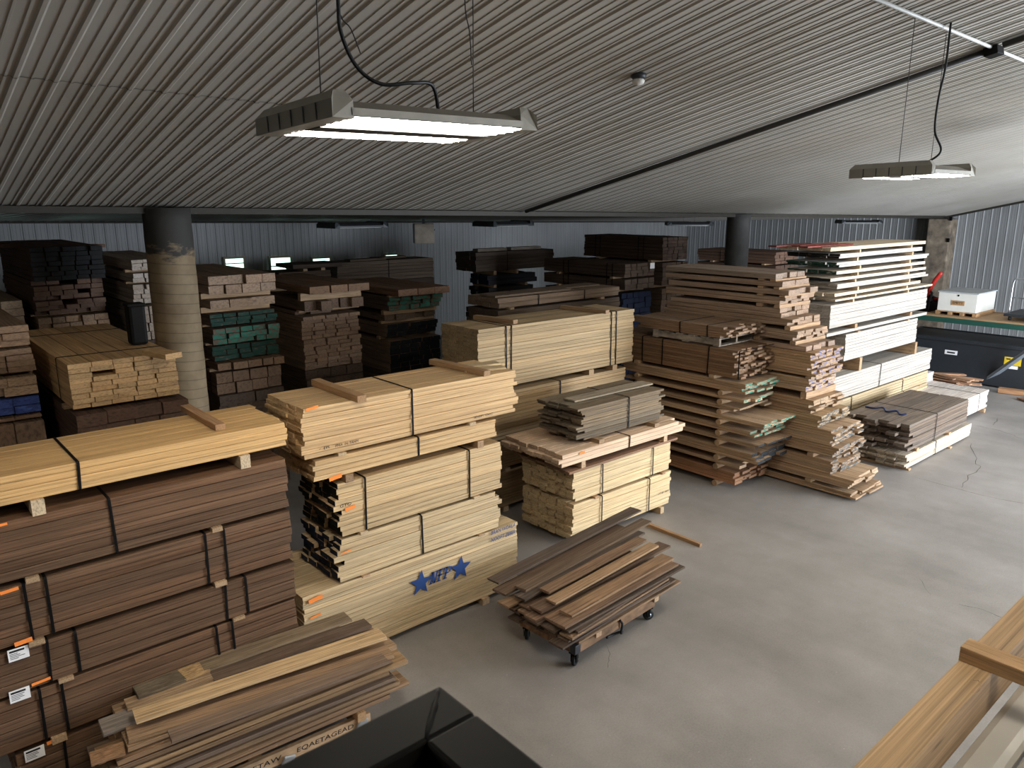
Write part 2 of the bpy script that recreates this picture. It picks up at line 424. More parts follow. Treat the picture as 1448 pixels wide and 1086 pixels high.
# trims: flashing under the post line, conduits, gable edge
def strip(name, pts, w, h, mat, dirv=None):
    a, b = pts; d = (b - a); L = d.length
    return box_mesh(name, [(0, L, -w / 2, w / 2, -h, 0)]), a, d
def bar(name, a, b, w, h, mat, parent=None, kind='structure'):
    d = b - a; me = box_mesh(name, [(0, d.length, -w / 2, w / 2, -h / 2, h / 2)])
    o = link(name, me, mat, parent, a, (0, -math.atan2(d.z, d.xy.length), math.atan2(d.y, d.x)))
    if kind: o['kind'] = kind
    return o
M['trimd'] = plain('dark_flashing', '#37342f', .6, spec=.15); M['trimw'] = plain('white_flashing', '#c9c9c6', .4)
bar('trim_1', uv(UL, VB, zb(UL) - .05), uv(UG, VB, zb(UG) - .05), .14, .07, M['trimd'])
bar('trim_2', uv(UL, VA - .05, zlean(UL, VA) - .02), uv(UG, VA - .05, zlean(UG, VA) - .02), .05, .06, M['trimd'])
bar('trim_3', uv(UG - .05, VB, zmain(UG, VB) - .03), uv(UG - .05, VF, zmain(UG, VF) - .03), .08, .07, M['trimd'])
# windows in the back wall: frame and bright pane
M['pane'] = glow('daylight_pane', '#bfe8dc', 2.2); M['wframe'] = plain('window_frame', '#a8a08c', .6)
wn = 0
for (x0, x1, y0, y1) in ((320, 343, 366, 379), (384, 410, 365, 387), (443, 466, 366, 386), (545, 562, 361, 378), (17, 36, 372, 408)):
    wn += 1; r0 = ray((x0 + x1) / 2, (y0 + y1) / 2); t = (VA - .06) / r0.dot(V); p = r0 * t
    W_ = (x1 - x0) / F_PX * p.dot(FWD) * 1.12; Hh = (y1 - y0) / F_PX * p.dot(FWD) * 1.02
    zc = EYE + p.z; b = .05
    o = link('window_%d' % wn, box_mesh('window_frame', [(-W_ / 2 - b, W_ / 2 + b, -.03, .03, -Hh / 2 - b, -Hh / 2), (-W_ / 2 - b, W_ / 2 + b, -.03, .03, Hh / 2, Hh / 2 + b),
        (-W_ / 2 - b, -W_ / 2, -.03, .03, -Hh / 2, Hh / 2), (W_ / 2, W_ / 2 + b, -.03, .03, -Hh / 2, Hh / 2), (-W_ / 2, W_ / 2, -.02, .02, -.012, .012)]), M['wframe'], None, (p.x, p.y, zc), (0, 0, math.atan2(U.y, U.x)))
    tag(o, kind='structure')
    link('pane', box_mesh('pane', [(-W_ / 2, W_ / 2, -.005, .005, -Hh / 2, Hh / 2)]), M['pane'], o, (0, .012, 0))
# round posts on the post line
def colmat(name, base, tar):
    k = NT(name); t = k.n('ShaderNodeTexCoord'); se = k.n('ShaderNodeSeparateXYZ'); k.l(t.outputs['Object'], se.inputs[0])
    v = k.coord(); n = k.noise(v, 3, 5); nn = k.noise(k.coord(scale=(1, 1, 2.5)), 5, 4)
    at2 = k.n('ShaderNodeMath', operation='ARCTAN2'); k.l(se.outputs[1], at2.inputs[0]); k.l(se.outputs[0], at2.inputs[1])
    sc = k.n('ShaderNodeMath', operation='MULTIPLY_ADD'); k.l(at2.outputs[0], sc.inputs[0]); sc.inputs[1].default_value = .115 / (2 * PI); k.l(se.outputs[2], sc.inputs[2])
    dv = k.n('ShaderNodeMath', operation='DIVIDE'); k.l(sc.outputs[0], dv.inputs[0]); dv.inputs[1].default_value = .115
    fr = k.n('ShaderNodeMath', operation='FRACT'); k.l(dv.outputs[0], fr.inputs[0])
    seam = k.ramp(fr.outputs[0], [(.0, G(.3)), (.13, G(1))])
    c = k.mix('MULTIPLY', .8, k.mix('MULTIPLY', 1, lin(base), k.ramp(n, [(.3, (.62, .58, .54, 1)), (.7, G(1.05))])), seam)
    # old tar coat on the top of the post
    hz = k.n('ShaderNodeMath', operation='MULTIPLY_ADD'); k.l(nn, hz.inputs[0]); hz.inputs[1].default_value = .7; k.l(se.outputs[2], hz.inputs[2])
    f = k.ramp(hz.outputs[0], [(tar, G(0)), (tar + .06, G(1))])
    f.node.color_ramp.interpolation = 'LINEAR'
    c = k.mix('MIX', f, c, lin('#2b2926')); k.l(c, k.b.inputs['Base Color']); k.b.inputs['Roughness'].default_value = .8; k.bump(fr.outputs[0], .3, .01)
    return k.m
def post(u, v, label, mat, r=.265):
    h = zb(u) - .02; c = uv(u, v)
    t = thing('round_post', label, 'post', c)
    prof = [(0, 0), (r, 0)] + [(r * (1 + .01 * math.sin(i * 2.1)), h * i / 24) for i in range(1, 24)] + [(r, h), (0, h)]
    me = lathe_mesh('post_shaft', prof, 40); link('shaft', me, mat, t)
    return t
HZ = .25   # tar line uses height in a 0..1 window
k_post = colmat('wrapped_post', '#83735a', .5)
def tarfix(m, z0, z1):
    for n in m.node_tree.nodes:
        if n.type == 'MATH' and n.operation == 'MULTIPLY_ADD' and abs(n.inputs[1].default_value - .7) < 1e-6:
            mr = m.node_tree.nodes.new('ShaderNodeMapRange'); mr.inputs['From Min'].default_value = z0; mr.inputs['From Max'].default_value = z1
            o = n.outputs[0]; tgt = [l.to_socket for l in o.links]
            m.node_tree.links.new(o, mr.inputs['Value'])
            for s in tgt: m.node_tree.links.new(mr.outputs[0], s)
tarfix(k_post, 2.9, 4.7)
post(2.97, VB, 'thick round post with spiral wrap and tarred top, left of the yellow star stack', k_post)
k_dark = plain('dark_round_post', '#3c3b3a', .75, 0, .35, 3)
post(14.87, VB, 'dark plain round post standing behind the right-hand stickered stacks', k_dark, .25)
k3 = NT('rough_block_post'); v = k3.coord(scale=(1, 1, 1)); n = k3.noise(v, 4, 6); br = k3.n('ShaderNodeTexBrick'); k3.l(k3.coord('Object', (1.4, 1.4, 1.4)), br.inputs['Vector'])
k3.l(k3.ramp(n, [(.3, lin('#5f554a')), (.6, lin('#8f8170')), (.75, lin('#b0a28c'))]), k3.b.inputs['Base Color']); k3.b.inputs['Roughness'].default_value = .9; k3.bump(n, .5, .03)
cp = uv(UG - .35, VB)
t = thing('square_post', 'rough stained square post against the grey end wall', 'post', cp, math.atan2(U.y, U.x))
link('shaft', box_mesh('shaft', [(-.27, .27, -.34, .34, 0, zb(UG) - .09)], .03), k3.m, t)
for z in (2.9, 3.55): link('bracket', box_mesh('bracket', [(-.32, -.27, -.36, -.28, z, z + .12)], .01), M['blacksteel'], t)

# ================================================================== front stacks
PINE, CREAM, THERMO, GREYW, PINK, REDDISH = '#d3b074', '#cdb684', '#6d5136', '#857866', '#d9bb96', '#a07a58'
ORN = M['orange']
def lines(info, s, zc, w, h, rows=4):     # white sheet with printed lines
    p = face_part(info, 'paper_label', s, zc, w, h, M['paper'], label='white printed paper label')
    bx = []
    r = random.Random(int(zc * 1000))
    bx.append((-w * .42, w * .30, -.002, -.0012, h * .22, h * .38))
    for i in range(rows):
        z = h * (.10 - .13 * i); bx.append((-w * .42, -w * .42 + w * r.uniform(.35, .8), -.002, -.0012, z - h * .022, z + h * .022))
    link('print', box_mesh('print', bx), M['ink'], p)
def stamp(info, s, zc, w, h, txt, mat, name='stencil', shear=.15, hgt=None):
    me = text_mesh(name, txt, h, shear, .0006); xs = [v.co.x for v in me.vertices]; k = w / max(.001, max(xs) - min(xs))
    sg = info['F']['sb']
    return link(name, me, mat, info['root'], (s - info['L'] / 2, -sg * (info['W'] / 2 + .0055), zc - info['z0']), (PI / 2, 0, 0 if sg > 0 else PI), (k, 1, 1))

# --- dark brown stack on the left with one yellow pack on top
S1 = frame((-1.74 - 3.0 * sA, 5.64 - 3.0 * cA))        # near corner 3 m to the left of the stack's right end
def s1(label, yt, yb, s0, s1_, **k):
    z1 = zat(5.64, yt); z0 = zat(5.64, yb)
    return tier(S1, label, z=(z0, z1), s0=s0, L=s1_ - s0, W=k.pop('W', .72), col=k.pop('col', THERMO), **k)
e5 = s1('lowest dark brown pack of the left stack, white label, mostly behind loose boards', 912, 984, .98, 2.98, nc=6, nb=5, var=.12, mats=('rough', 'end'), straps=(.28,), W=.74)
e4 = s1('fourth dark brown pack down in the left stack, label beside its strap pair', 846, 905, .88, 3.0, nc=5, nb=5, mats=('rough', 'end'), straps=(.29, .42, 1.46, 1.58), W=.74)
e3 = s1('third dark brown pack down in the left stack, white label at left', 794, 842, .83, 3.0, nc=4, nb=5, mats=('rough', 'end'), straps=(.42, .59, 1.60, 1.76), W=.74)
e2 = s1('second dark brown pack down in the left stack, two strap pairs', 722, 788, .70, 3.0, nc=6, nb=5, var=.2, mats=('rough', 'end'), straps=(.48, .60, 1.62, 1.76), W=.74)
e1 = s1('topmost dark brown pack, right under the long yellow pack', 648, 716, .55, 3.0, nc=6, nb=5, var=.2, mats=('rough', 'end'), straps=(1.18,), W=.74)
y1 = s1('golden yellow pine pack on top of the dark brown stack', 597, 630, .30, 3.02, nc=4, nb=5, col='#dcb266', var=.08, straps=(1.27,), W=.72, jitf=.05)
for i in (e1, e2, e3, e4, e5): i['root']['group'] = 'dark brown packs of the left stack'
bears(e5, 0.0, 'lowest brown pack', (.5, 1.6)); bears(e4, e5['z1'], 'fourth brown pack', (.36, 1.52)); bears(e3, e4['z1'], 'third brown pack', (.5, 1.68))
bears(e2, e3['z1'], 'second brown pack', (.5, 1.7)); bears(e1, e2['z1'], 'top brown pack', (.68, 1.86), .075); bears(y1, e1['z1'], 'golden yellow pack', (1.02, 2.36), .075, col='#d8c49c')
zl = lambda i, f: i['z0'] + f * (i['z1'] - i['z0'])
for i, (px, py, ow, oh) in ((e1, (2, 742, .06, .016)), (e2, (13, 835, .10, .022)), (e3, (33, 907, .10, .03)), (e4, (58, 963, .11, .02)), (e5, (78, 1046, .10, .026))):
    s, z = hit(S1, px, py); face_part(i, 'orange_tag', s - i['s0'], z, ow, oh, ORN, -.06, 'bright orange paper tag', .006)
for i, (px, py) in ((e3, (26, 924)), (e4, (28, 982)), (e5, (49, 1065))):
    s, z = hit(S1, px, py); lines(i, s - i['s0'], z, .115, .085)
# cross stick lying on the yellow pack
px_board('cross_stick', 'brown square stick lying across the golden yellow pack', (262, 576), (312, 604), y1['z1'] + .024, .075, .045, '#b48a5a', ('wood', 'end'), 'stick')

# --- stack with the blue star mark
S2 = frame((-1.742, 5.951))
nf = tier(S2, 'bottom pack of the star stack, blue NFP mark between two blue stars', near=(427, 847, 985), z=(.07, zat(5.91, 847)), s0=-.06, L=2.46, W=.92, nc=18, nb=5, col=CREAM, var=.12, mats=('wood', 'end'), jit=.02)
t2 = tier(S2, 'second pack from the floor in the star stack, dark navy ends, one strap', near=(472, 768, 828), far=(713, 712), W=.7, nc=8, nb=5, col=CREAM, mats=('wood', 'blue'), jit=.13)
strap(t2, hit(S2, 597, 750)[0] - t2['s0'])
t3 = tier(S2, 'third pack from the floor in the star stack, black ends, two straps', near=(468, 688, 765), far=(711, 655), W=.7, nc=10, nb=5, col='#cdb17a', mats=('wood', 'black'), jit=.14, jitf=.03)
for px in (516, 664): strap(t3, hit(S2, px, 690)[0] - t3['s0'])
t4 = tier(S2, 'thin pack under the top pack of the star stack, one strap', near=(441, 654, 683), far=(704, 610), W=.7, nc=4, nb=5, col='#cfae72', jit=.05, jitf=.05)
strap(t4, hit(S2, 592, 634)[0] - t4['s0'])
t5 = tier(S2, 'topmost thick pack of the star stack, two sticks lying on it', near=(424, 580, 653), far=(734, 552), W=.7, nc=11, nb=5, col=PINE, var=.09, jit=.05, jitf=.09)
strap(t5, hit(S2, 583, 580)[0] - t5['s0'])
bears(nf, 0, 'NFP marked pack', (.4, 2.0))
bears(t2, nf['z1'], 'second star stack pack', (hit(S2, 517, 814)[0] - t2['s0'], hit(S2, 680, 757)[0] - t2['s0']), .075, col='#c4a478')
bears(t3, t2['z1'], 'third star stack pack', (hit(S2, 514, 757)[0] - t3['s0'], hit(S2, 673, 700)[0] - t3['s0']), .075, col='#cbb389')
bears(t4, t3['z1'], 'thin star stack pack', (hit(S2, 493, 676)[0] - t4['s0'], hit(S2, 678, 627)[0] - t4['s0']), .075, col='#a98a60')
bears(t5, t4['z1'], 'topmost star stack pack', (hit(S2, 483, 647)[0] - t5['s0'], hit(S2, 667, 600)[0] - t5['s0']), .075, col='#c9b183')
for i, px, py, ow, oh in ((t5, 441, 577, .11, .022), (t4, 474, 675, .12, .035), (t3, 495, 718, .10, .03), (t2, 489, 780, .1, .012), (nf, 446, 847, .13, .04), (nf, 446, 871, .10, .02)):
    s, z = hit(S2, px, py); face_part(i, 'orange_tag', s - i['s0'], z, ow, oh, ORN, -.12, 'orange paper tag', .006)
# the mark itself: star NFP star
def star(cx, cz, R, r, tilt=0):
    return [(cx + (R if i % 2 == 0 else r) * math.sin(i * PI / 5 + tilt), cz + (R if i % 2 == 0 else r) * math.cos(i * PI / 5 + tilt)) for i in range(10)]
def star_tris(cx, cz, R, r, tilt=0):
    p = star(cx, cz, R, r, tilt); core = [p[i] for i in range(1, 10, 2)]
    return [core] + [[p[(i - 1) % 10], p[i], p[(i + 1) % 10]] for i in range(0, 10, 2)]
def letter(ch, x, h, sh=.28):             # slab letters built from bars, leaning like italics
    w = .62 * h; t = .20 * h; q = .055 * h
    R = lambda a, b, c, d: [(a, c), (b, c), (b, d), (a, d)]
    P = {'N': [R(.06 * h, .06 * h + t * .8, 0, h), R(w - t * .6, w - .0 * h, 0, h), [(.06 * h, h), (.06 * h + t * 1.15, h), (w, 0), (w - t * 1.15, 0)], R(-.04 * h, .34 * h, 0, q * 1.4), R(-.06 * h, .2 * h, h - q * 1.4, h), R(w - .3 * h, w + .12 * h, h - q * 1.4, h)],
         'F': [R(.08 * h, .08 * h + t, 0, h), R(.08 * h, w, h - t * .7, h), R(w - q * 1.6, w, h * .66, h), R(.08 * h, w * .72, h * .44, h * .44 + t * .7), R(-.04 * h, .42 * h, 0, q * 1.4), R(-.02 * h, .2 * h, h - q * 1.4, h)],
         'P': [R(.08 * h, .08 * h + t, 0, h), R(.08 * h, w * .8, h - t * .6, h), R(.08 * h, w * .8, h * .42, h * .42 + t * .6), R(w * .78, w * .78 + t * .9, h * .5, h * .94), R(-.04 * h, .42 * h, 0, q * 1.4), R(-.02 * h, .2 * h, h - q * 1.4, h)]}[ch]
    return [[(x + a + sh * b, b) for a, b in poly] for poly in P]
def mark(info, polys, s, zc, name, mat=None, y=.0055, ang=0.0):
    sg = info['F']['sb']
    return link(name, flat_mesh(name, polys, 0, .0008), mat or M['navy'], info['root'], (s - info['L'] / 2, -sg * (info['W'] / 2 + y), zc - info['z0']), (0, ang, 0))
for px, py, R in ((595, 824, .135), (651, 803, .135)):
    s, z = hit(S2, px, py); mark(nf, star_tris(0, 0, R, R * .42, .08), s - nf['s0'], z, 'star_mark')
sN, zA = hit(S2, 606, 827)
for ch, dx in (('N', 0), ('F', .088), ('P', .165)): mark(nf, letter(ch, dx, .12), sN - nf['s0'], zA, 'stencil_letter')
for px, py, tx in ((711, 748, 'BRAN WORLA'), (711, 758, 'NOOFT ZEEER')):
    s, z = hit(S2, px, py); stamp(nf, s - nf['s0'], z, .33, .06, tx, M['navy'], 'stencil_text', .2)
for px, py, w_, tx in ((458, 633, .10, '- (R'), (490, 627, .22, 'PMIA  IN..TAHM'),):
    s, z = hit(S2, px, py); stamp(t5, s - t5['s0'], z, w_, .035, tx, M['ink'], 'stencil_text')
s, z = hit(S2, 683, 587.5); stamp(t5, s - t5['s0'], z, .24, .028, 'IEGF: OIC', M['ink'], 'stencil_text')
s, z = hit(S2, 488, 714); stamp(t3, s - t3['s0'], z, .11, .04, 'GTO', M['ink'], 'stencil_text')
px_board('cross_stick', 'brown square stick across the left end of the topmost star pack', (446, 540), (512, 564), t5['z1'] + .032, .085, .06, '#b08a58', ('wood', 'end'), 'stick')
px_board('cross_stick', 'brown square stick across the right end of the topmost star pack', (611, 511), (689, 528), t5['z1'] + .028, .085, .055, '#b08a58', ('wood', 'end'), 'stick')
lo = at(650, 517, t5['z1'] + .015)
for q, (p0, p1) in enumerate((((640, 520), (704, 513)), ((655, 524), (712, 519)))):
    px_board('loose_board', ('thin pale board lying flat behind the right stick on the star stack', 'thin pale board poking out under the right stick on the star stack')[q], p0, p1, t5['z1'] + .012, .14, .02, CREAM, ('wood', 'end'))

# --- small stack in the middle of the floor
S3 = frame((.714, 8.49))
a1 = tier(S3, 'lowest cream pack of the small middle stack, stencil at its right end', near=(808, 717, 768), far=(951, 690), W=.92, nc=10, nb=6, col='#d8c08a', var=.09, jit=.07, gap=.022)
for px in (851, 917): strap(a1, hit(S3, px, 720)[0] - a1['s0'])
a2 = tier(S3, 'second cream pack of the small middle stack, right beneath the reddish boards', near=(809, 670, 713), far=(951, 650), W=.92, nc=9, nb=6, col='#d8c08a', var=.09, jit=.08, gap=.022)
for px in (852, 922): strap(a2, hit(S3, px, 680)[0] - a2['s0'])
s, z = hit(S3, 938, 696); stamp(a1, s - a1['s0'], z, .22, .035, '/ / IE  IIEE', M['ink'], 'stencil_text')
bears(a1, 0, 'lowest middle stack pack', (.4, 1.72), .07, col='#c9aa78'); bears(a2, a1['z1'], 'second middle stack pack', (.42, 1.72), .07, col='#c29a68')
a3 = tier(S3, 'reddish brown board of the single layer on the cream middle packs', z=(a2['z1'] + .012, a2['z1'] + .045), s0=-.1, L=2.12, W=1.02, off=-.03, nc=1, nb=7, col=REDDISH, mats=('rough', 'end'), pack=False, jit=.1, group='reddish boards on the middle stack')
z4 = a3['z1'] + .085
a4 = tier(S3, 'pinkish white grooved pack with ragged left end, under grey weathered boards', z=(z4, z4 + .15), s0=-.30, L=2.45, W=1.05, off=-.05, nc=3, nb=7, col=PINK, var=.07, jit=.12, jitf=.25, gap=.012, straps=(1.25,))
bears(a4, a3['z1'], 'pinkish white pack', (.45, 2.0), .07, col='#d0b184', over=-.02)
s, z = hit(S3, 823, 628, -.05); face_part(a4, 'orange_tag', s - a4['s0'], a4['z1'] - .03, .09, .022, ORN, -.1, 'orange paper tag', .006)
z5 = a4['z1'] + .05
a5 = tier(S3, 'grey weathered barn boards strapped together on top of the middle stack', z=(z5, z5 + .40), s0=.12, L=1.72, W=.72, off=.08, nc=14, nb=4, col='#7d7058', var=.3, mats=('rough', 'end'), jit=.2, jitf=.2, gap=.012)
strap(a5, .95)
bears(a5, a4['z1'], 'grey weathered pack', (.35, 1.4), .09, col='#a58a62', over=.1)
px_board('top_board', 'pale split board lying on top of the grey weathered barn boards', (805, 566), (915, 541), z5 + .415, .2, .02, '#a0957c')

# --- wide pack stack behind
S4 = frame((-.431, 9.41))
zz = lambda px, py, off=0: hit(S4, px, py, off)[1]
m4 = tier(S4, 'lowest pack of the tall stack between star stack and small stack', z=(.07, zz(712, 667)), s0=-.05, L=2.95, W=.8, nc=12, nb=5, col='#9a8156', jit=.03)
m3 = tier(S4, 'third pack down of the tall stack left of the grey barn boards', z=(zz(712, 662), zz(712, 628)), s0=-.02, L=2.9, W=.8, nc=6, nb=5, col='#9a8156', jit=.03)
m2 = tier(S4, 'second pack down of the tall stack behind the grey barn boards', z=(zz(710, 622), zz(738, 550)), s0=.02, L=2.85, W=.8, nc=13, nb=5, col='#a48b5e', jit=.03)
m1 = tier(S4, 'big square topmost pack of the tall middle stack, two strap pairs', z=(zz(738, 542), zz(675, 467)), s0=0, L=3.02, W=.78, nc=17, nb=5, col='#aa9263', var=.12, jit=.03)
for px in (716, 723): strap(m1, hit(S4, px, 500)[0])
for px in (864, 871): strap(m1, hit(S4, px, 480)[0])
strap(m2, hit(S4, 791, 540)[0])
bears(m4, 0, 'lowest tall stack pack', (.5, 2.3)); bears(m3, m4['z1'], 'third tall stack pack', (.5, 2.3)); bears(m2, m3['z1'], 'second tall stack pack', (.5, 2.3))
bears(m1, m2['z1'], 'big square pack', (hit(S4, 835, 530)[0], hit(S4, 868, 524)[0]), .1, col='#a98b5e'); bearer(S4, .4, m2['z1'], m1['z0'], .8, 0, 'wood bearer under the hidden left part of the big square pack')
px_board('cross_stick', 'brown stick across the left end of the big square pack', (672, 448), (729, 455), m1['z1'] + .03, .09, .055, '#9a7c54', ('wood', 'end'), 'stick')
px_board('cross_stick', 'brown stick across the right end of the big square pack', (795, 434), (859, 441), m1['z1'] + .028, .09, .05, '#9a7c54', ('wood', 'end'), 'stick')

# ================================================================== right-hand stickered stacks
R1 = frame((3.306, 10.33), 0, True)
R2 = frame((4.81, 9.95), 0, True)
def tiers(F, rows, W, L, word, name, below=0.0, offs=0.0, bl=(.62, 1.9), rnd_end=False):
    prev = below; out = []
    for i, (px, yt, yb, nc, col, ends, lab, kw) in enumerate(rows):
        kw = dict(kw); LL = kw.pop('L', L); WW = kw.pop('W', W); pk = kw.pop('pack', False); bb = kw.pop('bl', bl)
        if px < 10: s0, z0, z1 = px, yb, yt
        else: s0, z1 = hit(F, px, yt, offs); z0 = hit(F, px, yb, offs)[1]
        z0 = max(z0, prev + .004)
        if z0 - prev < .02 and not kw.get('touch'): z0 = prev + .004
        kw.pop('touch', 0)
        if z1 < z0 + .03: z1 = z0 + .03
        back = kw.pop('back', 0); nc = nc or max(1, round((z1 - z0) / (.039 if z0 < 2.0 else .056)))
        t = tier(F, lab, z=(z0, z1), s0=s0, L=LL, W=WW, off=offs, nc=nc, col=col, mats=('rough', ends), pack=pk, name=None if pk else 'rough_sawn_board', cat='board' if not pk else None,
                 group=lab if not pk else None, jit=kw.pop('jit', .16), jitf=.2, var=kw.pop('var', .16), **kw)
        g = z0 - prev
        if g > .025:
            ORD = 'first second third fourth fifth sixth seventh eighth ninth tenth eleventh twelfth thirteenth fourteenth fifteenth sixteenth seventeenth'.split()
            for q, (s, e) in enumerate(zip(bb, ('right', 'left'))):
                bearer(F, max(s, s0 + .12), prev, z0, WW, offs, 'wood bearer under the %s part of the %s layer of %s' % (e, ORD[i], word), .09, .03 if rnd_end else .01, '#a98a62', rnd_end)
        prev = z1; out.append(t)
    return out
TAN, TAN2 = '#a98c66', '#b89b74'
r1 = tiers(R1, [
    (.02, .26, .09, 0, '#9d7148', 'end', 'board with reddish ends, lowest layer of the left stickered stack', dict(L=2.6, nb=4, jit=.22)),
    (.05, .395, .35, 0, TAN, 'end', 'board in the second layer from the floor, left stickered stack', dict(L=2.5, nb=4)),
    (-.24, .62, .485, 0, TAN, 'black', 'board with black-stained end, third layer of the left stickered stack', dict(L=2.7, nb=4)),
    (-.28, .77, .71, 0, TAN, 'black', 'black-ended board in the fourth layer, left stickered stack', dict(L=2.7, nb=4)),
    (-.22, .935, .86, 0, TAN, 'teal', 'board with teal end, fifth layer of the left stickered stack', dict(L=2.6, nb=4)),
    (-.30, 1.09, 1.02, 0, TAN2, 'teal', 'board with teal end, sixth layer of the left stickered stack', dict(L=2.7, nb=4)),
    (-.05, 1.235, 1.175, 0, TAN, 'end', 'board in the seventh layer from the floor, left stickered stack', dict(L=2.5, nb=4, jit=.3)),
    (-.10, 1.37, 1.325, 0, TAN2, 'teal', 'board with teal-chipped end, eighth layer of the left stickered stack', dict(L=2.5, nb=4, jit=.3)),
    (-.02, 1.60, 1.455, 0, TAN, 'teal', 'board in the thick top layer under the dark strapped slats', dict(L=2.5, nb=4)),
], .82, 2.6, 'the left stickered stack', 'loose_board', 0.0, 0.0, (.45, 2.0), True)
zt = r1[-1]['z1']
sl = tier(R1, 'dark brown slat pack with four black straps on the left stickered stack', near=(1068, 500, 548), z=(zt + .05, zt + .05 + .40), s0=hit(R1, 1050, 540)[0], L=2.55, W=.9, off=.0, nc=11, nb=6, col='#80613f', var=.22, mats=('rough', 'end'), jit=.28, jitf=.1, gap=.02)
for px in (907, 935, 1000, 1044): strap(sl, hit(R1, px, 530)[0] - sl['s0'])
bears(sl, zt, 'dark slat pack', (.5, 1.9), ends=('right', 'left'))
p = R1['O'] + R1['a'] * 1.15 + R1['b'] * .47
pl = thing('pallet', 'grey wood pallet under the short slat bundle, on the dark slat pack', 'pallet', (p.x, p.y, sl['z1'] + .012), R1['rot'])
for y in (-.42, 0, .42): link('stringer', box_mesh('stringer', [(-.6, .6, y - .02, y + .02, .018, .10)], .003), M['rough'], pl).color = tone('#8d8475', .08)
for q in range(6): x = -.55 + q * .22; link('deck_board', box_mesh('deck_board', [(x - .05, x + .05, -.45, .45, .10, .118)], .003), M['rough'], pl).color = tone('#8d8475', .1)
for x in (-.55, 0, .55): link('bottom_board', box_mesh('bottom_board', [(x - .05, x + .05, -.45, .45, 0, .018)], .003), M['rough'], pl).color = tone('#8d8475', .1)
s6 = tier(R1, 'short brown slat bundle with two straps on the grey pallet', z=(sl['z1'] + .135, sl['z1'] + .30), s0=.25, L=1.95, W=.88, off=.02, nc=5, nb=6, col='#85694b', var=.2, mats=('rough', 'end'), jit=.35, jitf=.2, gap=.015)
for px in (960, 999): strap(s6, hit(R1, px, 468)[0] - s6['s0'])
# --- stack behind it
r2 = tiers(R2, [
    (1213, 701, 711, 0, TAN, 'end', 'board flat on the floor under the right stickered stack', dict(L=2.9, nb=4)),
    (1209, 681, 695, 0, '#b3966f', 'end', 'wide board of the lowest jutting layer, right stickered stack', dict(L=2.9, nb=4)),
    (1183, 655, 674, 0, TAN, 'slate', 'board with slate-grey end, third layer of the right stickered stack', dict(L=2.7, nb=4)),
    (1191, 636, 651, 0, TAN, 'slate', 'board of the fourth layer from the floor, right stickered stack', dict(L=2.7, nb=4)),
    (1185, 612, 636, 0, TAN2, 'slate', 'board with slate-grey end, fifth layer of the right stickered stack', dict(L=2.7, nb=4)),
    (1166, 590, 614, 0, '#b39566', 'slate', 'board with slate-grey end, sixth layer of the right stickered stack', dict(L=2.6, nb=4)),
    (1156, 568, 589, 0, TAN, 'end', 'board of the seventh layer from the floor, right stickered stack', dict(L=2.6, nb=4)),
    (1150, 537, 557, 0, TAN2, 'bluew', 'board with blue-chipped end, eighth layer of the right stickered stack', dict(L=2.6, nb=4)),
    (1158, 501, 535, 0, '#ad8e64', 'bluew', 'board with blue-chipped end, ninth layer of the right stickered stack', dict(L=2.6, nb=4)),
    (1145, 491, 499, 0, '#988068', 'end', 'thin greyish board of the tenth layer, right stickered stack', dict(L=2.6, nb=4)),
    (1134, 470, 484, 0, '#a38767', 'end', 'thick board of the eleventh layer, right stickered stack', dict(L=2.5, nb=4)),
    (1126, 453, 463, 0, '#a38767', 'end', 'board of the twelfth layer, just above the thick layer, right stack', dict(L=2.4, nb=4)),
    (1108, 437, 450, 0, '#a08568', 'end', 'pale-ended board of the thirteenth layer, right stickered stack', dict(L=2.2, nb=4)),
    (1111, 421, 432, 0, '#a08568', 'end', 'pale-ended board of the fourteenth layer, right stickered stack', dict(L=2.2, nb=4)),
    (1118, 411, 419, 0, '#988068', 'end', 'board of the third layer from the top, right stickered stack', dict(L=2.2, nb=4)),
    (1110, 399, 407, 0, '#988068', 'end', 'board of the second layer from the top, right stickered stack', dict(L=2.2, nb=4)),
    (1105, 388, 396, 0, '#8f7c68', 'end', 'greyish board of the top layer, right stickered stack', dict(L=2.2, nb=4)),
], .86, 2.6, 'the right stickered stack', 'loose_board', 0.0, 0.0, (.75, 1.75), False)
def short(l):
    return ' '.join(l.split(',')[0].split()[:9])

# ================================================================== white stack, right
W1 = frameB(*pv(1175, 5.8, 432)); wR = lambda px, py: hit(W1, px, py)[0]
WHT = '#aeaca2'
wz = lambda px, py: hit(W1, px, py)[1]
e_ = tier(W1, 'lowest yellow pack beneath the white packs, behind the grey-brown boards', z=(.07, wz(1312, 541)), s0=.1, far=(1312, 545), W=.9, nc=8, nb=5, col='#b5a278', var=.07, jit=.03)
d_ = tier(W1, 'yellow pack directly beneath the lowest white pack, two straps', z=(e_['z1'] + .02, wz(1312, 524)), s0=.1, far=(1312, 532), W=.9, nc=5, nb=5, col='#b5a278', var=.07, jit=.03)
c_ = tier(W1, 'lowest white pack, one strap, in the white stack', z=(wz(1316, 521), wz(1318, 493)), s0=.15, far=(1318, 505), W=.9, nc=9, nb=5, col=WHT, var=.05, jit=.05)
b_ = tier(W1, 'middle white pack of the white stack, brown left end', near=(1195, 474, 511), far=(1297, 467), W=.9, nc=9, nb=5, col=WHT, var=.05, jit=.03)
t_ = tier(W1, 'pale thin board of the single layer between the two upper white packs', z=(wz(1311, 445), wz(1311, 441)), s0=-.05, far=(1314, 443), W=.88, nc=1, nb=5, col=WHT, var=.06, pack=False, jit=.12, group='single layer between white packs')
a_ = tier(W1, 'topmost white pack with seven even courses, brown left end, white stack', near=(1174, 433, 465), far=(1311, 424), W=.9, nc=7, nb=5, col=WHT, var=.05, jit=.02)
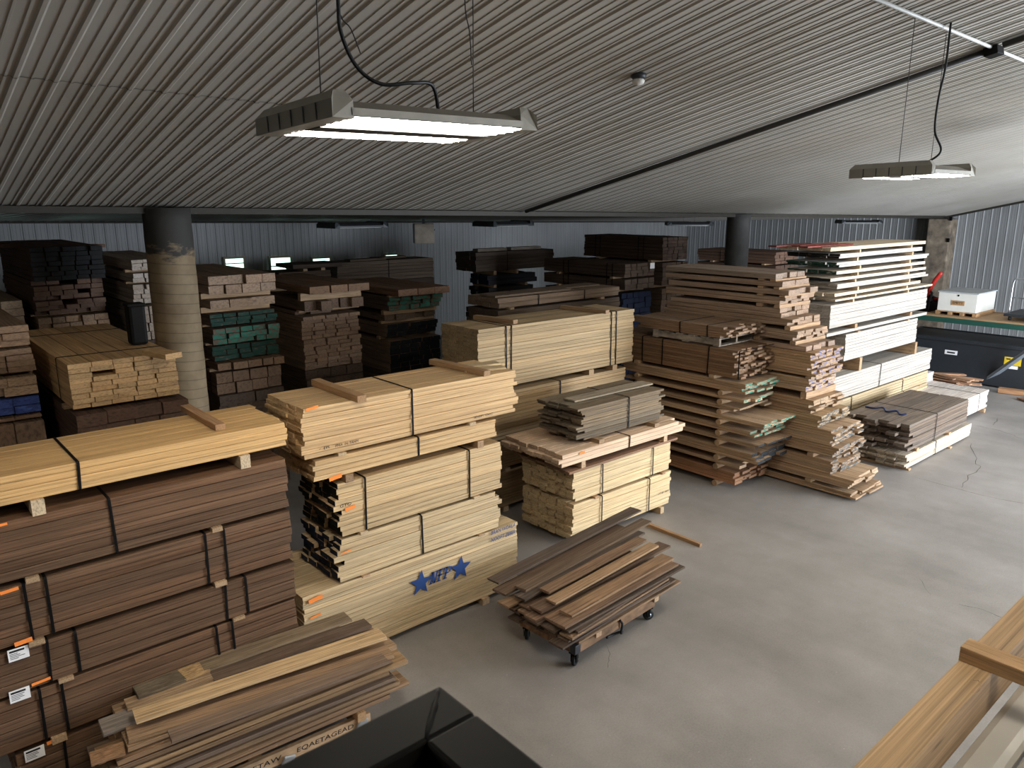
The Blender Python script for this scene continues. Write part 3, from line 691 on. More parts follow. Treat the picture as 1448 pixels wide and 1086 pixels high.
for i, px in ((c_, 1244.6), (d_, 1278), (e_, 1281), (d_, 1208), (e_, 1245)): strap(i, hit(W1, px, 530)[0] - i['s0'])
bears(e_, 0, 'lowest yellow pack'); bears(d_, e_['z1'], 'upper yellow pack'); bears(c_, d_['z1'], 'lowest white pack', (.5, 3.0)); bears(b_, c_['z1'], 'middle white pack', (.6, 2.9), col='#b08f63'); bears(t_, b_['z1'], 'single white layer', (1.1, 3.1), col='#b08f63')
bears(a_, t_['z1'], 'topmost white pack', (.9, 3.1), col='#b08f63')
prev = a_['z1']
layers = [(.10, (1318, 402, 407), 1, '#cfc3a6', 'end', 'first'), (.0, (1305, 396, 401), 1, '#c2b498', 'end', 'second'), (.15, (1314, 384, 390), 2, '#b2b0a6', 'end', 'third'), (-.05, (1311, 377, 382), 1, '#cfc7b2', 'black', 'fourth'),
          (.05, (1310, 369, 373), 1, '#cfc7b2', 'dgreen', 'fifth'), (.02, (1316, 358, 364), 2, '#b2b4b0', 'dgreen', 'sixth'), (.02, (1310, 350, 354), 2, '#b2b4b0', 'black', 'seventh'), (-.25, (1313, 340, 345), 1, '#c9ba98', 'red', 'eighth')]
for i, (s0, (px, yt, yb), nc, col, ends, od) in enumerate(layers):
    z0, z1 = wz(px, yb), wz(px, yt); z0 = max(z0, prev + .05); z1 = max(z1, z0 + .035 * nc)
    lab = 'loose board of the %s layer above the topmost white pack' % od if i < 7 else 'loose board of the red-flecked top layer on the white stack'
    w_ = tier(W1, lab, z=(z0, z1), s0=s0, far=(px, (yt + yb) / 2), W=.9, nc=nc, nb=5, col=col, mats=('wood', ends) if i < 7 else ('wood', 'end'), pack=False, name='white_board', jit=.15, jitf=.2, var=.08, group=lab)
    for q, (s, e) in enumerate(((.75 + .06 * (i % 3), 'left'), (2.9 - .08 * (i % 2), 'right'))):
        bearer(W1, s, prev, z0, .9, 0, 'wood sticker under the %s part of the %s layer of the white stack' % (e, od), .05, .01, '#c8ad80')
    prev = z1
for q, (x, ln, dy, cc) in enumerate(((-.55, 1.5, .25, '#7d342c'), (-.35, 1.3, .5, '#8d3b31'), (-.7, 1.2, .72, '#6d2f2a'))):
    p = W1['O'] + W1['a'] * (x + ln / 2) + W1['b'] * dy
    o = board('red_board', None, (p.x, p.y, prev + .014), (0, 0, .02 * q), (ln, .14, .024), ('wood', 'end'), cc, .05)
    tag(o, ('red-painted board lying nearest the front on top of the white stack', 'red-painted board in the middle on top of the white stack', 'dark red board jutting furthest left from the white stack top')[q], 'board')

# --- grey-brown barn boards in front of it
RG = frame((5.965, 11.12)); gz = lambda px, py: hit(RG, px, py)[1]
g1 = tier(RG, 'pale strapped boards on the floor under the grey-brown barn boards', near=(1279, 646, 668), far=(1373, 615), W=.95, nc=6, nb=6, col='#b9ae96', var=.1, jit=.25, jitf=.05, gap=.012)
strap(g1, hit(RG, 1322, 640)[0] - g1['s0'])
g2 = tier(RG, 'grey-brown barn boards strapped over the pale boards, ragged left ends', z=(g1['z1'] + .05, gz(1278, 606)), s0=-.05, far=(1371, 575), W=1.0, nc=9, nb=6, col='#6f6152', var=.22, mats=('rough', 'end'), jit=.55, jitf=.06, gap=.01)
strap(g2, hit(RG, 1323, 605)[0] - g2['s0'])
bears(g1, 0, 'pale strapped boards', (.18, 1.85)); bears(g2, g1['z1'], 'grey-brown barn boards', (.6, 1.9))
# blue webbing strap heaped on the barn boards
pts = spline([RG['O'] + RG['a'] * a + RG['b'] * b + Vector((0, 0, g2['z1'] + .012 + c)) for a, b, c in ((.75, .95, 0), (.72, .8, .01), (.78, .68, .03), (.7, .58, .0), (.74, .45, .03), (.68, .36, 0), (.72, .28, .02))], 6)
tag(link('blue_webbing', tube_mesh('blue_webbing', pts, .016, 6), M['blueplastic']), 'blue webbing strap heaped on the grey-brown barn boards', 'strap')

# --- short packs and loose boards by the black bin
F1_ = frame((8.89, 14.26)); z1_ = hit(F1_, 1408, 555)[1]
wb = tier(F1_, 'low whitish strapped pack on the floor right of the grey-brown boards', z=(.08, .44), s0=-1.25, L=2.15, W=1.15, nc=7, nb=7, col='#cfcac2', var=.07, jit=.2, jitf=.12, straps=(1.6,), gap=.012)
bears(wb, 0, 'low whitish pack', (.8, 1.95))
WB = frameB(15.75, 6.0)
wc = tier(WB, 'whitish lavender pack at the right end of the yellow packs', z=(.06, .62), s0=0, L=1.35, W=.9, nc=8, nb=5, col='#d2cfd2', var=.05, jitf=.1, straps=(.85,))
bears(wc, 0, 'whitish lavender pack', (.2, 1.0))
for q in range(26):
    a = (.75, -.55, .25, -.2)[q % 4] * rnd.uniform(.5, 1) + PI / 2; lv = q // 4
    c_0 = Vector((17.95 + rnd.uniform(-.15, .25), 6.3 + rnd.uniform(-.25, .3), .03 + lv * .062 + .014 * (q % 4)))
    o = board('loose_board', None, c_0, (0, rnd.uniform(-.03, .03), a), (rnd.uniform(1.3, 1.7), .14, .02), ('wood', 'end'), '#b98d66', .12)
    tag(o, 'orange-brown board in the criss-cross heap before the black bin', 'board', 'criss-cross heap of orange-brown boards')
px_board('loose_board', 'orange-brown timber lying on the floor at the far right edge', (1412, 551), (1475, 559), .06, .2, .1, '#a97b4c', ('wood', 'end'))
px_board('loose_board', 'brown board tip entering the frame at the right edge', (1443, 563), (1475, 573), .03, .18, .03, '#8a6a50', ('wood', 'end'))

# ================================================================== left background
LY = frameB(*pv(98, 7.4, 545), 0, True)
ly = tier(LY, 'honey-yellow pack left of the round post, board ends facing forward', near=(99, 520, 577), L=2.45, W=wto(LY, 0, 243), nc=9, nb=5, col='#c09a5c', var=.13, jit=.05, gap=.006, single=.03, straps=(.45, 1.9))
LW = ly['W']
zs = [(.04, .80), (.85, 1.50), (1.56, ly['z0'] - .04)]
labs = ('lowest dark brown pack under the honey-yellow pack', 'middle dark brown pack under the honey-yellow pack', 'upper dark brown pack just beneath the honey-yellow pack')
pb = 0
for (z0, z1), lb in zip(zs, labs):
    i_ = tier(LY, lb, z=(z0, z1), s0=-.1, L=2.5, W=LW + .05, nc=6, nb=4, col='#5d4433', mats=('rough', 'end'), jit=.06)
    bears(i_, pb, lb.split(' under')[0].split(' just')[0]); pb = z1
bears(ly, pb, 'honey-yellow pack')
px_board('loose_board', 'yellow offcut board at the right front of the honey-yellow pack', (212, 497), (246, 503), ly['z1'] + .04, .16, .05, '#c09a5c', ('wood', 'end'))
def vstack(px, v, rows, Wpx, word, L=2.4, W=None, base=None, jit=.13, nbd=5):
    """stack with its long side running away to the left and its board ends facing the camera"""
    F = frameB(*pv(px, v), 0, True); WW = W or wto(F, 0, Wpx); prev = 0.0; out = []
    if base:                               # what the rows stand on, down to the floor
        ztop = hit(F, rows[0][0], rows[0][2])[1]; n = base[2]; h = ztop / n
        for q in range(n):
            z0 = q * h + (.03 if q == 0 else .006); z1 = (q + 1) * h - (.006 if q == n - 1 else 0)
            lb = '%s pack of the %s' % (('lowest hidden', 'second lowest hidden', 'third lowest hidden')[q], word)
            i_ = tier(F, lb, z=(z0, z1), s0=.0, L=L, W=WW, nc=5, nb=4, col=base[0], mats=('rough', base[1]), jit=jit)
            prev = z1
    for (cx, yt, yb, nc, col, ends, lab, kw) in rows:
        kw = dict(kw); s_a, z1 = hit(F, px, yt); z0 = hit(F, px, yb)[1]; z0 = max(z0, prev + .004); z1 = max(z1, z0 + .035)
        dz = (cx - px) / 1080.0 * F['O'].dot(FWD)
        pk = kw.pop('pack', True); ww = kw.pop('W', WW); LL = kw.pop('L', L); off = kw.pop('off', 0); nb = kw.pop('nb', nbd); jj = kw.pop('jit', jit)
        i_ = tier(F, lab, z=(z0, z1), s0=dz, L=LL, W=ww, off=off, nc=nc, nb=nb, col=col, gap=kw.pop('gap', .014), mats=('rough', ends), pack=pk, cat=None if pk else 'board', name=None if pk else 'loose_board', group=None if pk else lab, jit=jj, **kw)
        bears(i_, prev, short(lab), (.35, LL - .5)); prev = z1; out.append(i_)
    return F, WW, prev, out
BR = '#7a6048'; DK = '#4d3b2e'; LT = '#a88a6c'
vstack(47, 10.8, [(53, 448, 468, 2, '#a98a68', 'end', 'pale courses low in the tall dark stack at far left', {}),
    (53, 400, 446, 7, '#6a4f3c', 'end', 'middle dark pack of the tall dark stack, gaps between ends', dict(jit=.25, single=.1)),
    (42, 352, 399, 7, '#5c4535', 'black', 'upper black-ended pack of the tall dark stack at far left', dict(jit=.12))], 156, 'tall dark stack at far left', base=(DK, 'end', 3))
px_board('top_board', 'long brown board overhanging the top of the tall dark stack', (10, 347), (138, 348), 4.06 - 10.0 * .053, .3, .04, '#5f4636', ('rough', 'end'))
vstack(190, 10.5, [(189, 433, 478, 4, '#a59684', 'end', 'lowest whitish pack left of the round post, upright sides', dict(jit=.03)),
    (196, 404, 431, 4, '#b0a494', 'end', 'second whitish pack down, left of the round post', {}), (190, 388, 401, 2, '#b8b0a4', 'end', 'thin whitish pack second from top, left of the post', {}),
    (188, 369, 384, 3, '#b4ab9e', 'end', 'topmost whitish pack immediately left of the round post', {})], 268, 'whitish stack left of the round post', base=(DK, 'end', 3))
vstack(296, 10.3, [(300, 525, 556, 2, '#8a6e52', 'end', 'brown strapped pack low in the green-ended stack', dict(nb=4, straps=(.25,))),
    (289, 511, 521, 1, '#8a6c4c', 'end', 'thin brown board layer below the dark green ends', {}),
    (304, 490, 509, 3, '#6c5a48', 'dgreen', 'lower dark green-ended pack right of the round post', {}),
    (296, 465, 487, 3, '#6c5a48', 'teal', 'bright green-ended pack right of the round post', {}),
    (302, 446, 462, 3, '#6c5a48', 'dgreen', 'upper dark green-ended pack right of the round post', {}),
    (302, 426, 438, 1, '#a48a6c', 'end', 'single-course pale thick pack right of the round post', dict(nb=3)),
    (296, 392, 418, 2, '#a88d70', 'end', 'topmost two-course pale pack right of the round post', dict(nb=4))], 396, 'green-ended stack right of the round post', base=('#5c4a3a', 'end', 2))
vstack(427, 10.8, [(432, 449, 525, 14, '#9c8064', 'end', 'tall pale-ended pack of fourteen courses, centre left background', dict(jit=.1)),
    (424, 443, 448, 1, '#8a7058', 'end', 'loose board scattered on the tall pale-ended pack', dict(pack=False, jit=.5)),
    (410, 426, 440, 1, '#7a624c', 'end', 'dark loose board over the scattered boards, centre left background', dict(pack=False, jit=.5)),
    (402, 404, 415, 1, '#8a6a4a', 'end', 'thick plank on top of the tall pale-ended stack', dict(pack=False, nb=3, jit=.06))], 513, 'tall pale-ended stack', base=('#5c4a3a', 'end', 2))
vstack(549, 11.5, [(550, 483, 527, 7, '#8a7056', 'black', 'big black-ended pack left of the square pale pack', dict(jit=.05)),
    (552, 460, 478, 3, '#8a7056', 'black', 'thin black-ended pack above the big black-ended one', dict(jit=.15)),
    (545, 447, 456, 1, '#7a664e', 'end', 'loose board lying askew above the black-ended packs', dict(pack=False, jit=.4)),
    (537, 420, 440, 3, '#6c5a48', 'teal', 'green-ended pack near the top of the black-ended stack', dict(jit=.25)),
    (520, 408, 418, 1, '#8d6a4c', 'end', 'reddish plank on top of the green-ended pack in the back', dict(pack=False, nb=3))], 624, 'black-ended stack', base=('#5c4a3a', 'end', 2))
# far-left edge
L0 = frameB(*pv(35, 8.0), 0, True); L0['O'].x -= .92
prev = .0
for (yt, yb, nc, col, ends, lab) in ((600, 800, 6, BR, 'end', 'lowest pack at the left edge behind the yellow pack'), (592, 612, 1, BR, 'end', 'brown pack under the blue wrapped one at the left edge'), (566, 590, 2, '#2a458f', 'bluew', 'blue-wrapped boards at the left edge of the picture'),
        (536, 562, 2, '#a98c68', 'end', 'pale two-course pack above the blue wrap at left edge'), (496, 528, 4, '#8a6e50', 'end', 'brown pack fourth up at the left edge, gaps in ends'), (462, 492, 3, '#9a7c5a', 'end', 'topmost brown pack at the left edge of the picture')):
    r_ = ray(20, yt); z1 = EYE + r_.z * 8.0 / r_.y; r_ = ray(20, yb); z0 = EYE + r_.z * 8.0 / r_.y
    if nc == 6: z0 = .05
    z0 = max(z0, prev + .02); i_ = tier(L0, lab, z=(z0, z1), s0=0, L=2.4, W=.92, nc=nc, nb=4, col=col, mats=('rough', ends), jit=.12); bears(i_, prev, short(lab)); prev = z1
L2 = frameB(1.40, 11.0, 0, True)
i_ = tier(L2, 'pale narrow pile of boards beyond the left-edge packs', z=(.03, zat(9.9, 418)), s0=0, L=2.2, W=.24, nc=30, nb=1, col='#b59a78', var=.15, jit=.1)
# ================================================================== far middle
def ustack(px0, px1, v, rows, word, W=.8, base=DK, n=2):
    a = pv(px0, v); b = pv(px1, v); F = frameB(*a); L = b[0] - a[0]; prev = 0.0
    zt_ = hit(F, px0, rows[0][1])[1]; h = zt_ / n
    for q in range(n):
        z0 = q * h + (.03 if q == 0 else .006); z1 = (q + 1) * h; lb = '%s hidden pack of the %s' % (('lowest', 'second lowest', 'third lowest')[q], word)
        i_ = tier(F, lb, z=(z0, z1), s0=0, L=L, W=W, nc=6, nb=4, col=base, mats=('rough', 'end'), jit=.05); prev = z1
    for (yt, yb, nc, col, ends, lab, ds, kw) in rows:
        z1 = hit(F, px0, yt)[1]; z0 = max(hit(F, px0, yb)[1], prev + .004); z1 = max(z1, z0 + .03); kw = dict(kw)
        i_ = tier(F, lab, z=(z0, z1), s0=ds, L=kw.pop('L', L), W=W, nc=nc, nb=4, col=col, mats=('rough', ends), jit=kw.pop('jit', .06), **kw)
        bears(i_, prev, short(lab), (.3 - min(ds, 0), min(i_['L'] - .35, L - .5))); prev = z1
        i_['root']['label'] = lab
    return F, prev, L
FX, zt_, LL = ustack(703, 878, 9.25, [(440, 470, 4, '#5c4c3c', 'end', 'lower dull pack just behind the big square pack', 0, {}), (423, 437, 2, '#85715a', 'end', 'dull pack topped by flat sheets behind the big square pack', 0, dict(straps=(.9, 2.0)))], 'stack right behind the big square pack')
for q, (x, y, l_, w_) in enumerate(((.9, .3, 1.7, .4), (2.0, .45, 1.4, .35))):
    p = FX['O'] + FX['a'] * x + FX['b'] * y
    tag(board('flat_sheet', None, (p.x, p.y, zt_ + .02), (0, 0, .03 * q), (l_, w_, .03), ('rough', 'end'), '#7d6a54', .05), ('long flat sheet lying on the dull pack, left piece', 'shorter flat sheet lying on the dull pack, right piece')[q], 'board')
F7, zt7, L7 = ustack(476, 615, 15.8, [(372, 402, 6, '#6b5c4b', 'end', 'long dull pack below the right pair of back windows', 0, dict(straps=(1.4,)))], 'stack below the back windows', base='#4a3d31')
for q, (x, y, l_) in enumerate(((.9, .2, 1.0), (1.7, .5, .9))):
    p = F7['O'] + F7['a'] * x + F7['b'] * y
    tag(board('loose_board', None, (p.x, p.y, zt7 + .03), (0, 0, .05), (l_, .25, .05), ('rough', 'end'), '#6a5a48', .05), ('short board on the left of the long dull pack below the windows', 'short board on the right of the long dull pack below the windows')[q], 'board')
ustack(393, 470, 14.6, [(386, 402, 3, '#5c4b3a', 'end', 'dark brown pack in front of the second back window', 0, {}), (376, 382, 1, '#4e4136', 'end', 'thin dark pack crossing the back window', .3, {})], 'dark stack before the back windows', base='#4a3d31')
F1b, z1b, _ = ustack(686, 764, 14.2, [(425, 438, 2, '#32302f', 'black', 'lowest ragged black layer pack in the far centre', .1, dict(jit=.3)), (408, 420, 2, '#32302f', 'black', 'middle ragged black layer pack in the far centre', 0, dict(jit=.35)), (390, 404, 2, '#2f3038', 'blue', 'upper ragged dark navy layer pack in the far centre', 0, dict(jit=.3)),
    (357, 384, 5, '#55483c', 'end', 'plain dark pack topping the ragged black layers, far centre', -.3, dict(L=2.6, straps=(1.0,)))], 'ragged black stack', base='#332d28')
for q, (x, l_, cc) in enumerate(((.4, .9, '#8a8070'), (1.5, 1.0, '#b0aaa0'))):
    p = F1b['O'] + F1b['a'] * x + F1b['b'] * .3
    tag(board('loose_board', None, (p.x, p.y, z1b + .04), (0, 0, 0), (l_, .2, .07), ('rough', 'end'), cc, .05), ('short grey board on the plain dark pack, far centre', 'short pale board on the plain dark pack, far centre')[q], 'board')
nv = vstack(884, 10.1, [(884, 416, 470, 7, '#3a3f4c', 'blue', 'navy-ended pack in the shade behind the big square pack', dict(jit=.12)), (884, 396, 411, 2, '#5d4c3d', 'end', 'lower half of the two-part brown pack, slots in its end', dict(straps=(.35, .5, 1.6, 1.75), single=.15)),
    (884, 374, 393, 4, '#5d4c3d', 'end', 'upper half of the two-part brown pack, white tag on its end', dict(straps=(.35, .5, 1.6, 1.75)))], 925, 'navy-ended stack', base=('#2f333c', 'blue', 2), jit=.04)
ti = nv[3][-1]; tg = link('paper_label', box_mesh('paper_label', [(-.001, .001, -.07, .07, -.06, .06)]), M['paper'], ti['root'], (-ti['L'] / 2 - .004, -.36, .2)); tg['label'] = 'white paper tag on the board ends'
vstack(936, 10.5, [(934, 409, 447, 5, '#7a634b', 'end', 'third pack down of the tallest far brown stack', {}), (935, 372, 404, 5, '#5f4c3c', 'end', 'second pack down of the tallest far brown stack', {}),
    (936, 336, 369, 7, '#594638', 'end', 'topmost pack of the tallest far brown stack, two strap pairs', dict(straps=(.55, .7, 1.85, 2.0)))], 975, 'tallest far brown stack', base=('#4d3d30', 'end', 2), jit=.05, W=.92)
vstack(1095, 10.3, [(1095, 357, 374, 4, '#7a5c48', 'end', 'brown pack behind the dark post, pale orange ends', dict(straps=(1.5, 1.65))), (1095, 376, 400, 3, '#5f4a3b', 'end', 'dark pack under the pale orange-ended one behind the dark post', {})][::-1], 1125, 'stack behind the dark post', base=('#4d3d30', 'end', 2), jit=.06)

# ================================================================== loose pile in front of the brown stack
FP = frame((-2.45, 4.36), -4)
pal = dict()
sk = FP['O'] + FP['a'] * .82 + FP['b'] * .20
rail = thing('printed_skid', 'printed wooden skid on the floor under the front pile, black stencilled words', 'skid', (sk.x, sk.y, .03), FP['rot'])
for y in (-.24, .24): link('runner', box_mesh('runner', [(-.8, .8, y - .02, y + .02, 0, .105)], .004), M['wood'], rail).color = tone('#c0a074', .05)
for x in (-.75, -.1, .72): link('cross_board', box_mesh('cross_board', [(x - .05, x + .05, -.21, .21, .01, .1)], .004), M['wood'], rail).color = tone('#b5925f', .05)
for tx, x, w_ in (('SPCWSEETAW', -.18, .5), ('EQAETAGEAD', .42, .46)):
    me = text_mesh('stencil_text', tx, .055, .1, .0006); xs = [v.co.x for v in me.vertices]; k_ = w_ / (max(xs) - min(xs))
    link('stencil_text', me, M['ink'], rail, (x, -.2615, .055), (PI / 2, 0, 0), (k_, 1, 1))
zb0 = .03 + .106
for q, s in enumerate((.35, 1.52)):
    bearer(FP, s, zb0, zb0 + .08, .56, -.06, ('wood block under the left end of the front pile', 'pale wood block under the right end of the front pile, wrap hanging')[q], .07, .06, '#c49a62', name='wood_block')
for x, z, rx in ((.72, .05, .1), (.12, .02, .35)):
    link('torn_wrap', box_mesh('torn_wrap', [(-.045, .045, -.012, .012, -.05, .045)], .012), M['lump'], rail, (x, -.275, z), (rx, .25, 0))
zc = zb0 + .082
cols = ('#8d7050', '#9c7b55', '#a88860', '#8a7460', '#a58255', '#b08f60')
for lv in range(9):
    nb = 3; off = -.11 + .008 * lv
    for kx in range(nb):
        w_ = (.2, .17, .18)[kx]; s0 = -.28 + rnd.uniform(-.06, .14) + .02 * lv; s1_ = 1.90 + rnd.uniform(-.12, .06) - (.08 * kx)
        p = FP['O'] + FP['a'] * ((s0 + s1_) / 2) + FP['b'] * (off + w_ / 2 + rnd.uniform(-.012, .012)); off += w_ + .012
        o = board('reclaimed_board', None, (p.x, p.y, zc + .018 + lv * .046), (0, 0, FP['rot'] + rnd.uniform(-.012, .012)), (s1_ - s0, w_, .034), ('rough', 'end'), cols[lv % 6], .12)
        lb = 'edge-stacked reclaimed board low in the front loose pile'
        tag(o, lb, 'board', 'lower boards of the front loose pile')
zt1 = zc + 9 * .046 - .006
P1 = lambda name, lab, p0, p1, dz, w_, col, **k: px_board(name, lab, p0, p1, zt1 + dz, w_, .024, col, ('rough', 'end'), **k)
P1('reclaimed_board', 'grey weathered board at the back left of the front pile', (143, 1030), (430, 925), .013, .19, '#8d867c')
P1('reclaimed_board', 'brown board sticking out left below the pale top board', (180, 1040), (552, 921), .013, .17, '#a88a66')
P1('reclaimed_board', 'pale short board end under the left tip of the top board', (178, 997), (330, 945), .040, .13, '#b0936c')
P1('reclaimed_board', 'grey-brown narrow board beneath the front edge of the top board', (240, 1042), (545, 931), .040, .13, '#84705c')
P1('reclaimed_board', 'dark board along the back right of the front pile', (300, 958), (520, 881), .040, .14, '#6c5b4a')
P1('reclaimed_board', 'long grey-stained board behind the pale top board, right half', (285, 943), (492, 872), .067, .155, '#87765a')
P1('reclaimed_board', 'short pale knotty board between two grey-stained ones', (256, 956), (292, 942), .067, .155, '#b8975f')
P1('reclaimed_board', 'short dark-stained board end at back left of the front pile', (192, 980), (259, 955), .067, .155, '#6f6450')
P1('reclaimed_board', 'pale tan wide board on top of the front pile, nail marks across', (190, 1013), (541, 896), .092, .165, '#d6b780')
o = px_board('loose_board', 'light brown broken panel at the lower left of the front pile', (128, 1074), (176, 1058), .62, .13, .02, '#a07a50', ('rough', 'end'))

# ================================================================== dolly with reclaimed boards
A0, A1, A2 = at(812, 941, .0), at(915, 876, .0), at(741, 906, .0)
ax = (A1 - A0); DL = ax.length; ax.normalize(); by = Vector((-ax.y, ax.x, 0)); DWd = max(.55, (A2 - A0).dot(by))
dc = A0 + ax * DL / 2 + by * DWd / 2; rz = math.atan2(ax.y, ax.x)
dl = thing('dolly', 'low four-wheeled wooden dolly loaded with reclaimed boards', 'dolly', dc, rz)
hx, hy = DL / 2 + .05, DWd / 2 + .05
for y in (-hy + .02, hy - .02): link('side_rail', box_mesh('side_rail', [(-hx, hx, y - .02, y + .02, .145, .235)], .004), M['rough'], dl).color = tone('#8d6d4a', .05)
for x in (-hx + .045, 0, hx - .045): link('cross_rail', box_mesh('cross_rail', [(x - .045, x + .045, -hy + .042, hy - .042, .15, .232)], .004), M['rough'], dl).color = tone('#8d6d4a', .05)
link('corner_plate', box_mesh('corner_plate', [(-hx - .004, -hx + .07, -hy - .004, -hy + .06, .15, .236)], .003), M['darksteel'], dl)
def caster(x, y, ang):
    c = link('caster', box_mesh('caster_fork', [(-.02, .02, -.03, -.024, .04, .135), (-.02, .02, .024, .03, .04, .135), (-.04, .04, -.04, .04, .132, .146)], .002), M['blacksteel'], dl, (x, y, 0), (0, 0, ang))
    wh = lathe_mesh('wheel', [(.0, -.018), (.045, -.018), (.055, -.013), (.055, .013), (.045, .018), (0, .018)], 20)
    link('wheel', wh, M['rubber'], c, (.01, 0, .056), (PI / 2, 0, 0))
    link('hub', lathe_mesh('hub', [(0, -.026), (.022, -.026), (.022, .026), (0, .026)], 14), M['steel'], c, (.01, 0, .056), (PI / 2, 0, 0))
caster(-DL / 2, -DWd / 2, .3); caster(DL / 2, -DWd / 2, -.5); caster(-DL / 2, DWd / 2, .8); caster(DL / 2, DWd / 2, .1)
strapme = tube_mesh('hanging_strap', spline([(.02, -hy - .012, .24), (.05, -hy - .02, .19), (.04, -hy - .015, .10), (.1, -hy + .02, .075), (.0, -hy + .05, .07), (-.12, -hy + .03, .10)], 6), .012, 6)
link('hanging_strap', strapme, M['rubber'], dl)
R_ = Matrix.Rotation(rz, 3, 'Z')
for q, x in enumerate((-.34, .56)):
    p = dc + R_ @ Vector((x, -.02, .262)); o = board('wood_block', None, p, (0, 0, rz + PI / 2), (DWd + .16, .075, .05), ('wood', 'end'), '#c3a277', .05)
    tag(o, ('wood block across the dolly near its front corner caster', 'wood block across the dolly at its far right end')[q], 'bearer')
lv0 = .29
for lv in range(7):
    y = -.40 + rnd.uniform(-.02, .02)
    for kx in range(5):
        w_ = rnd.uniform(.13, .17); L_ = rnd.uniform(1.45, 1.75); x = .10 + rnd.uniform(-.10, .10) - lv * .004
        p = dc + R_ @ Vector((x, y + w_ / 2, lv0 + lv * .026 + .011)); y += w_ + .008
        o = board('reclaimed_board', None, p, (0, rnd.uniform(-.006, .006), rz + rnd.uniform(-.03, .03)), (L_, w_, .02), ('rough', 'end'), ('#6d5741', '#7b6249', '#8a6f50', '#5f4e3e')[rnd.randrange(4)], .15)
        tag(o, 'weathered brown board in the lower layers on the dolly', 'board', 'lower boards on the dolly')
zd = lv0 + 7 * .026
def P2(lab, p0, p1, dz, w_, col, **k): return px_board('reclaimed_board', lab, p0, p1, zd + dz, w_, .022, col, ('rough', 'end'), **k)
P2('dark grey-brown long board at the back top of the dolly load', (697, 822), (899, 720), .085, .15, '#5d4f42')
P2('grey-stained brown board second from the back on the dolly load', (736, 833), (914, 736), .085, .14, '#6e5a44')
P2('short dark board end under the back boards of the dolly load', (735, 846), (905, 752), .06, .13, '#574b40')
P2('brown board in the middle of the dolly load, half covered', (770, 836), (908, 762), .085, .12, '#86694a')
P2('pale knotty board near the middle top of the dolly load', (779, 851), (925, 770), .085, .12, '#aa8a60')
P2('tan board at the front top of the dolly load, dark stain mid-length', (800, 868), (944, 787), .060, .15, '#957550')
P2('brown board beneath the tan front board on the dolly load', (790, 884), (950, 795), .035, .16, '#7d6248')
P2('dark brown board showing its left end below the middle boards', (757, 862), (940, 770), .035, .16, '#6a5440')
P2('dark board at the far left end of the dolly load', (706, 838), (880, 745), .035, .17, '#665341')
# stick lying on the floor behind it
px_board('floor_stick', 'square light brown stick lying on the concrete right of the dolly', (912, 740), (991, 771), .024, .045, .045, '#a98355', ('wood', 'end'), 'stick')

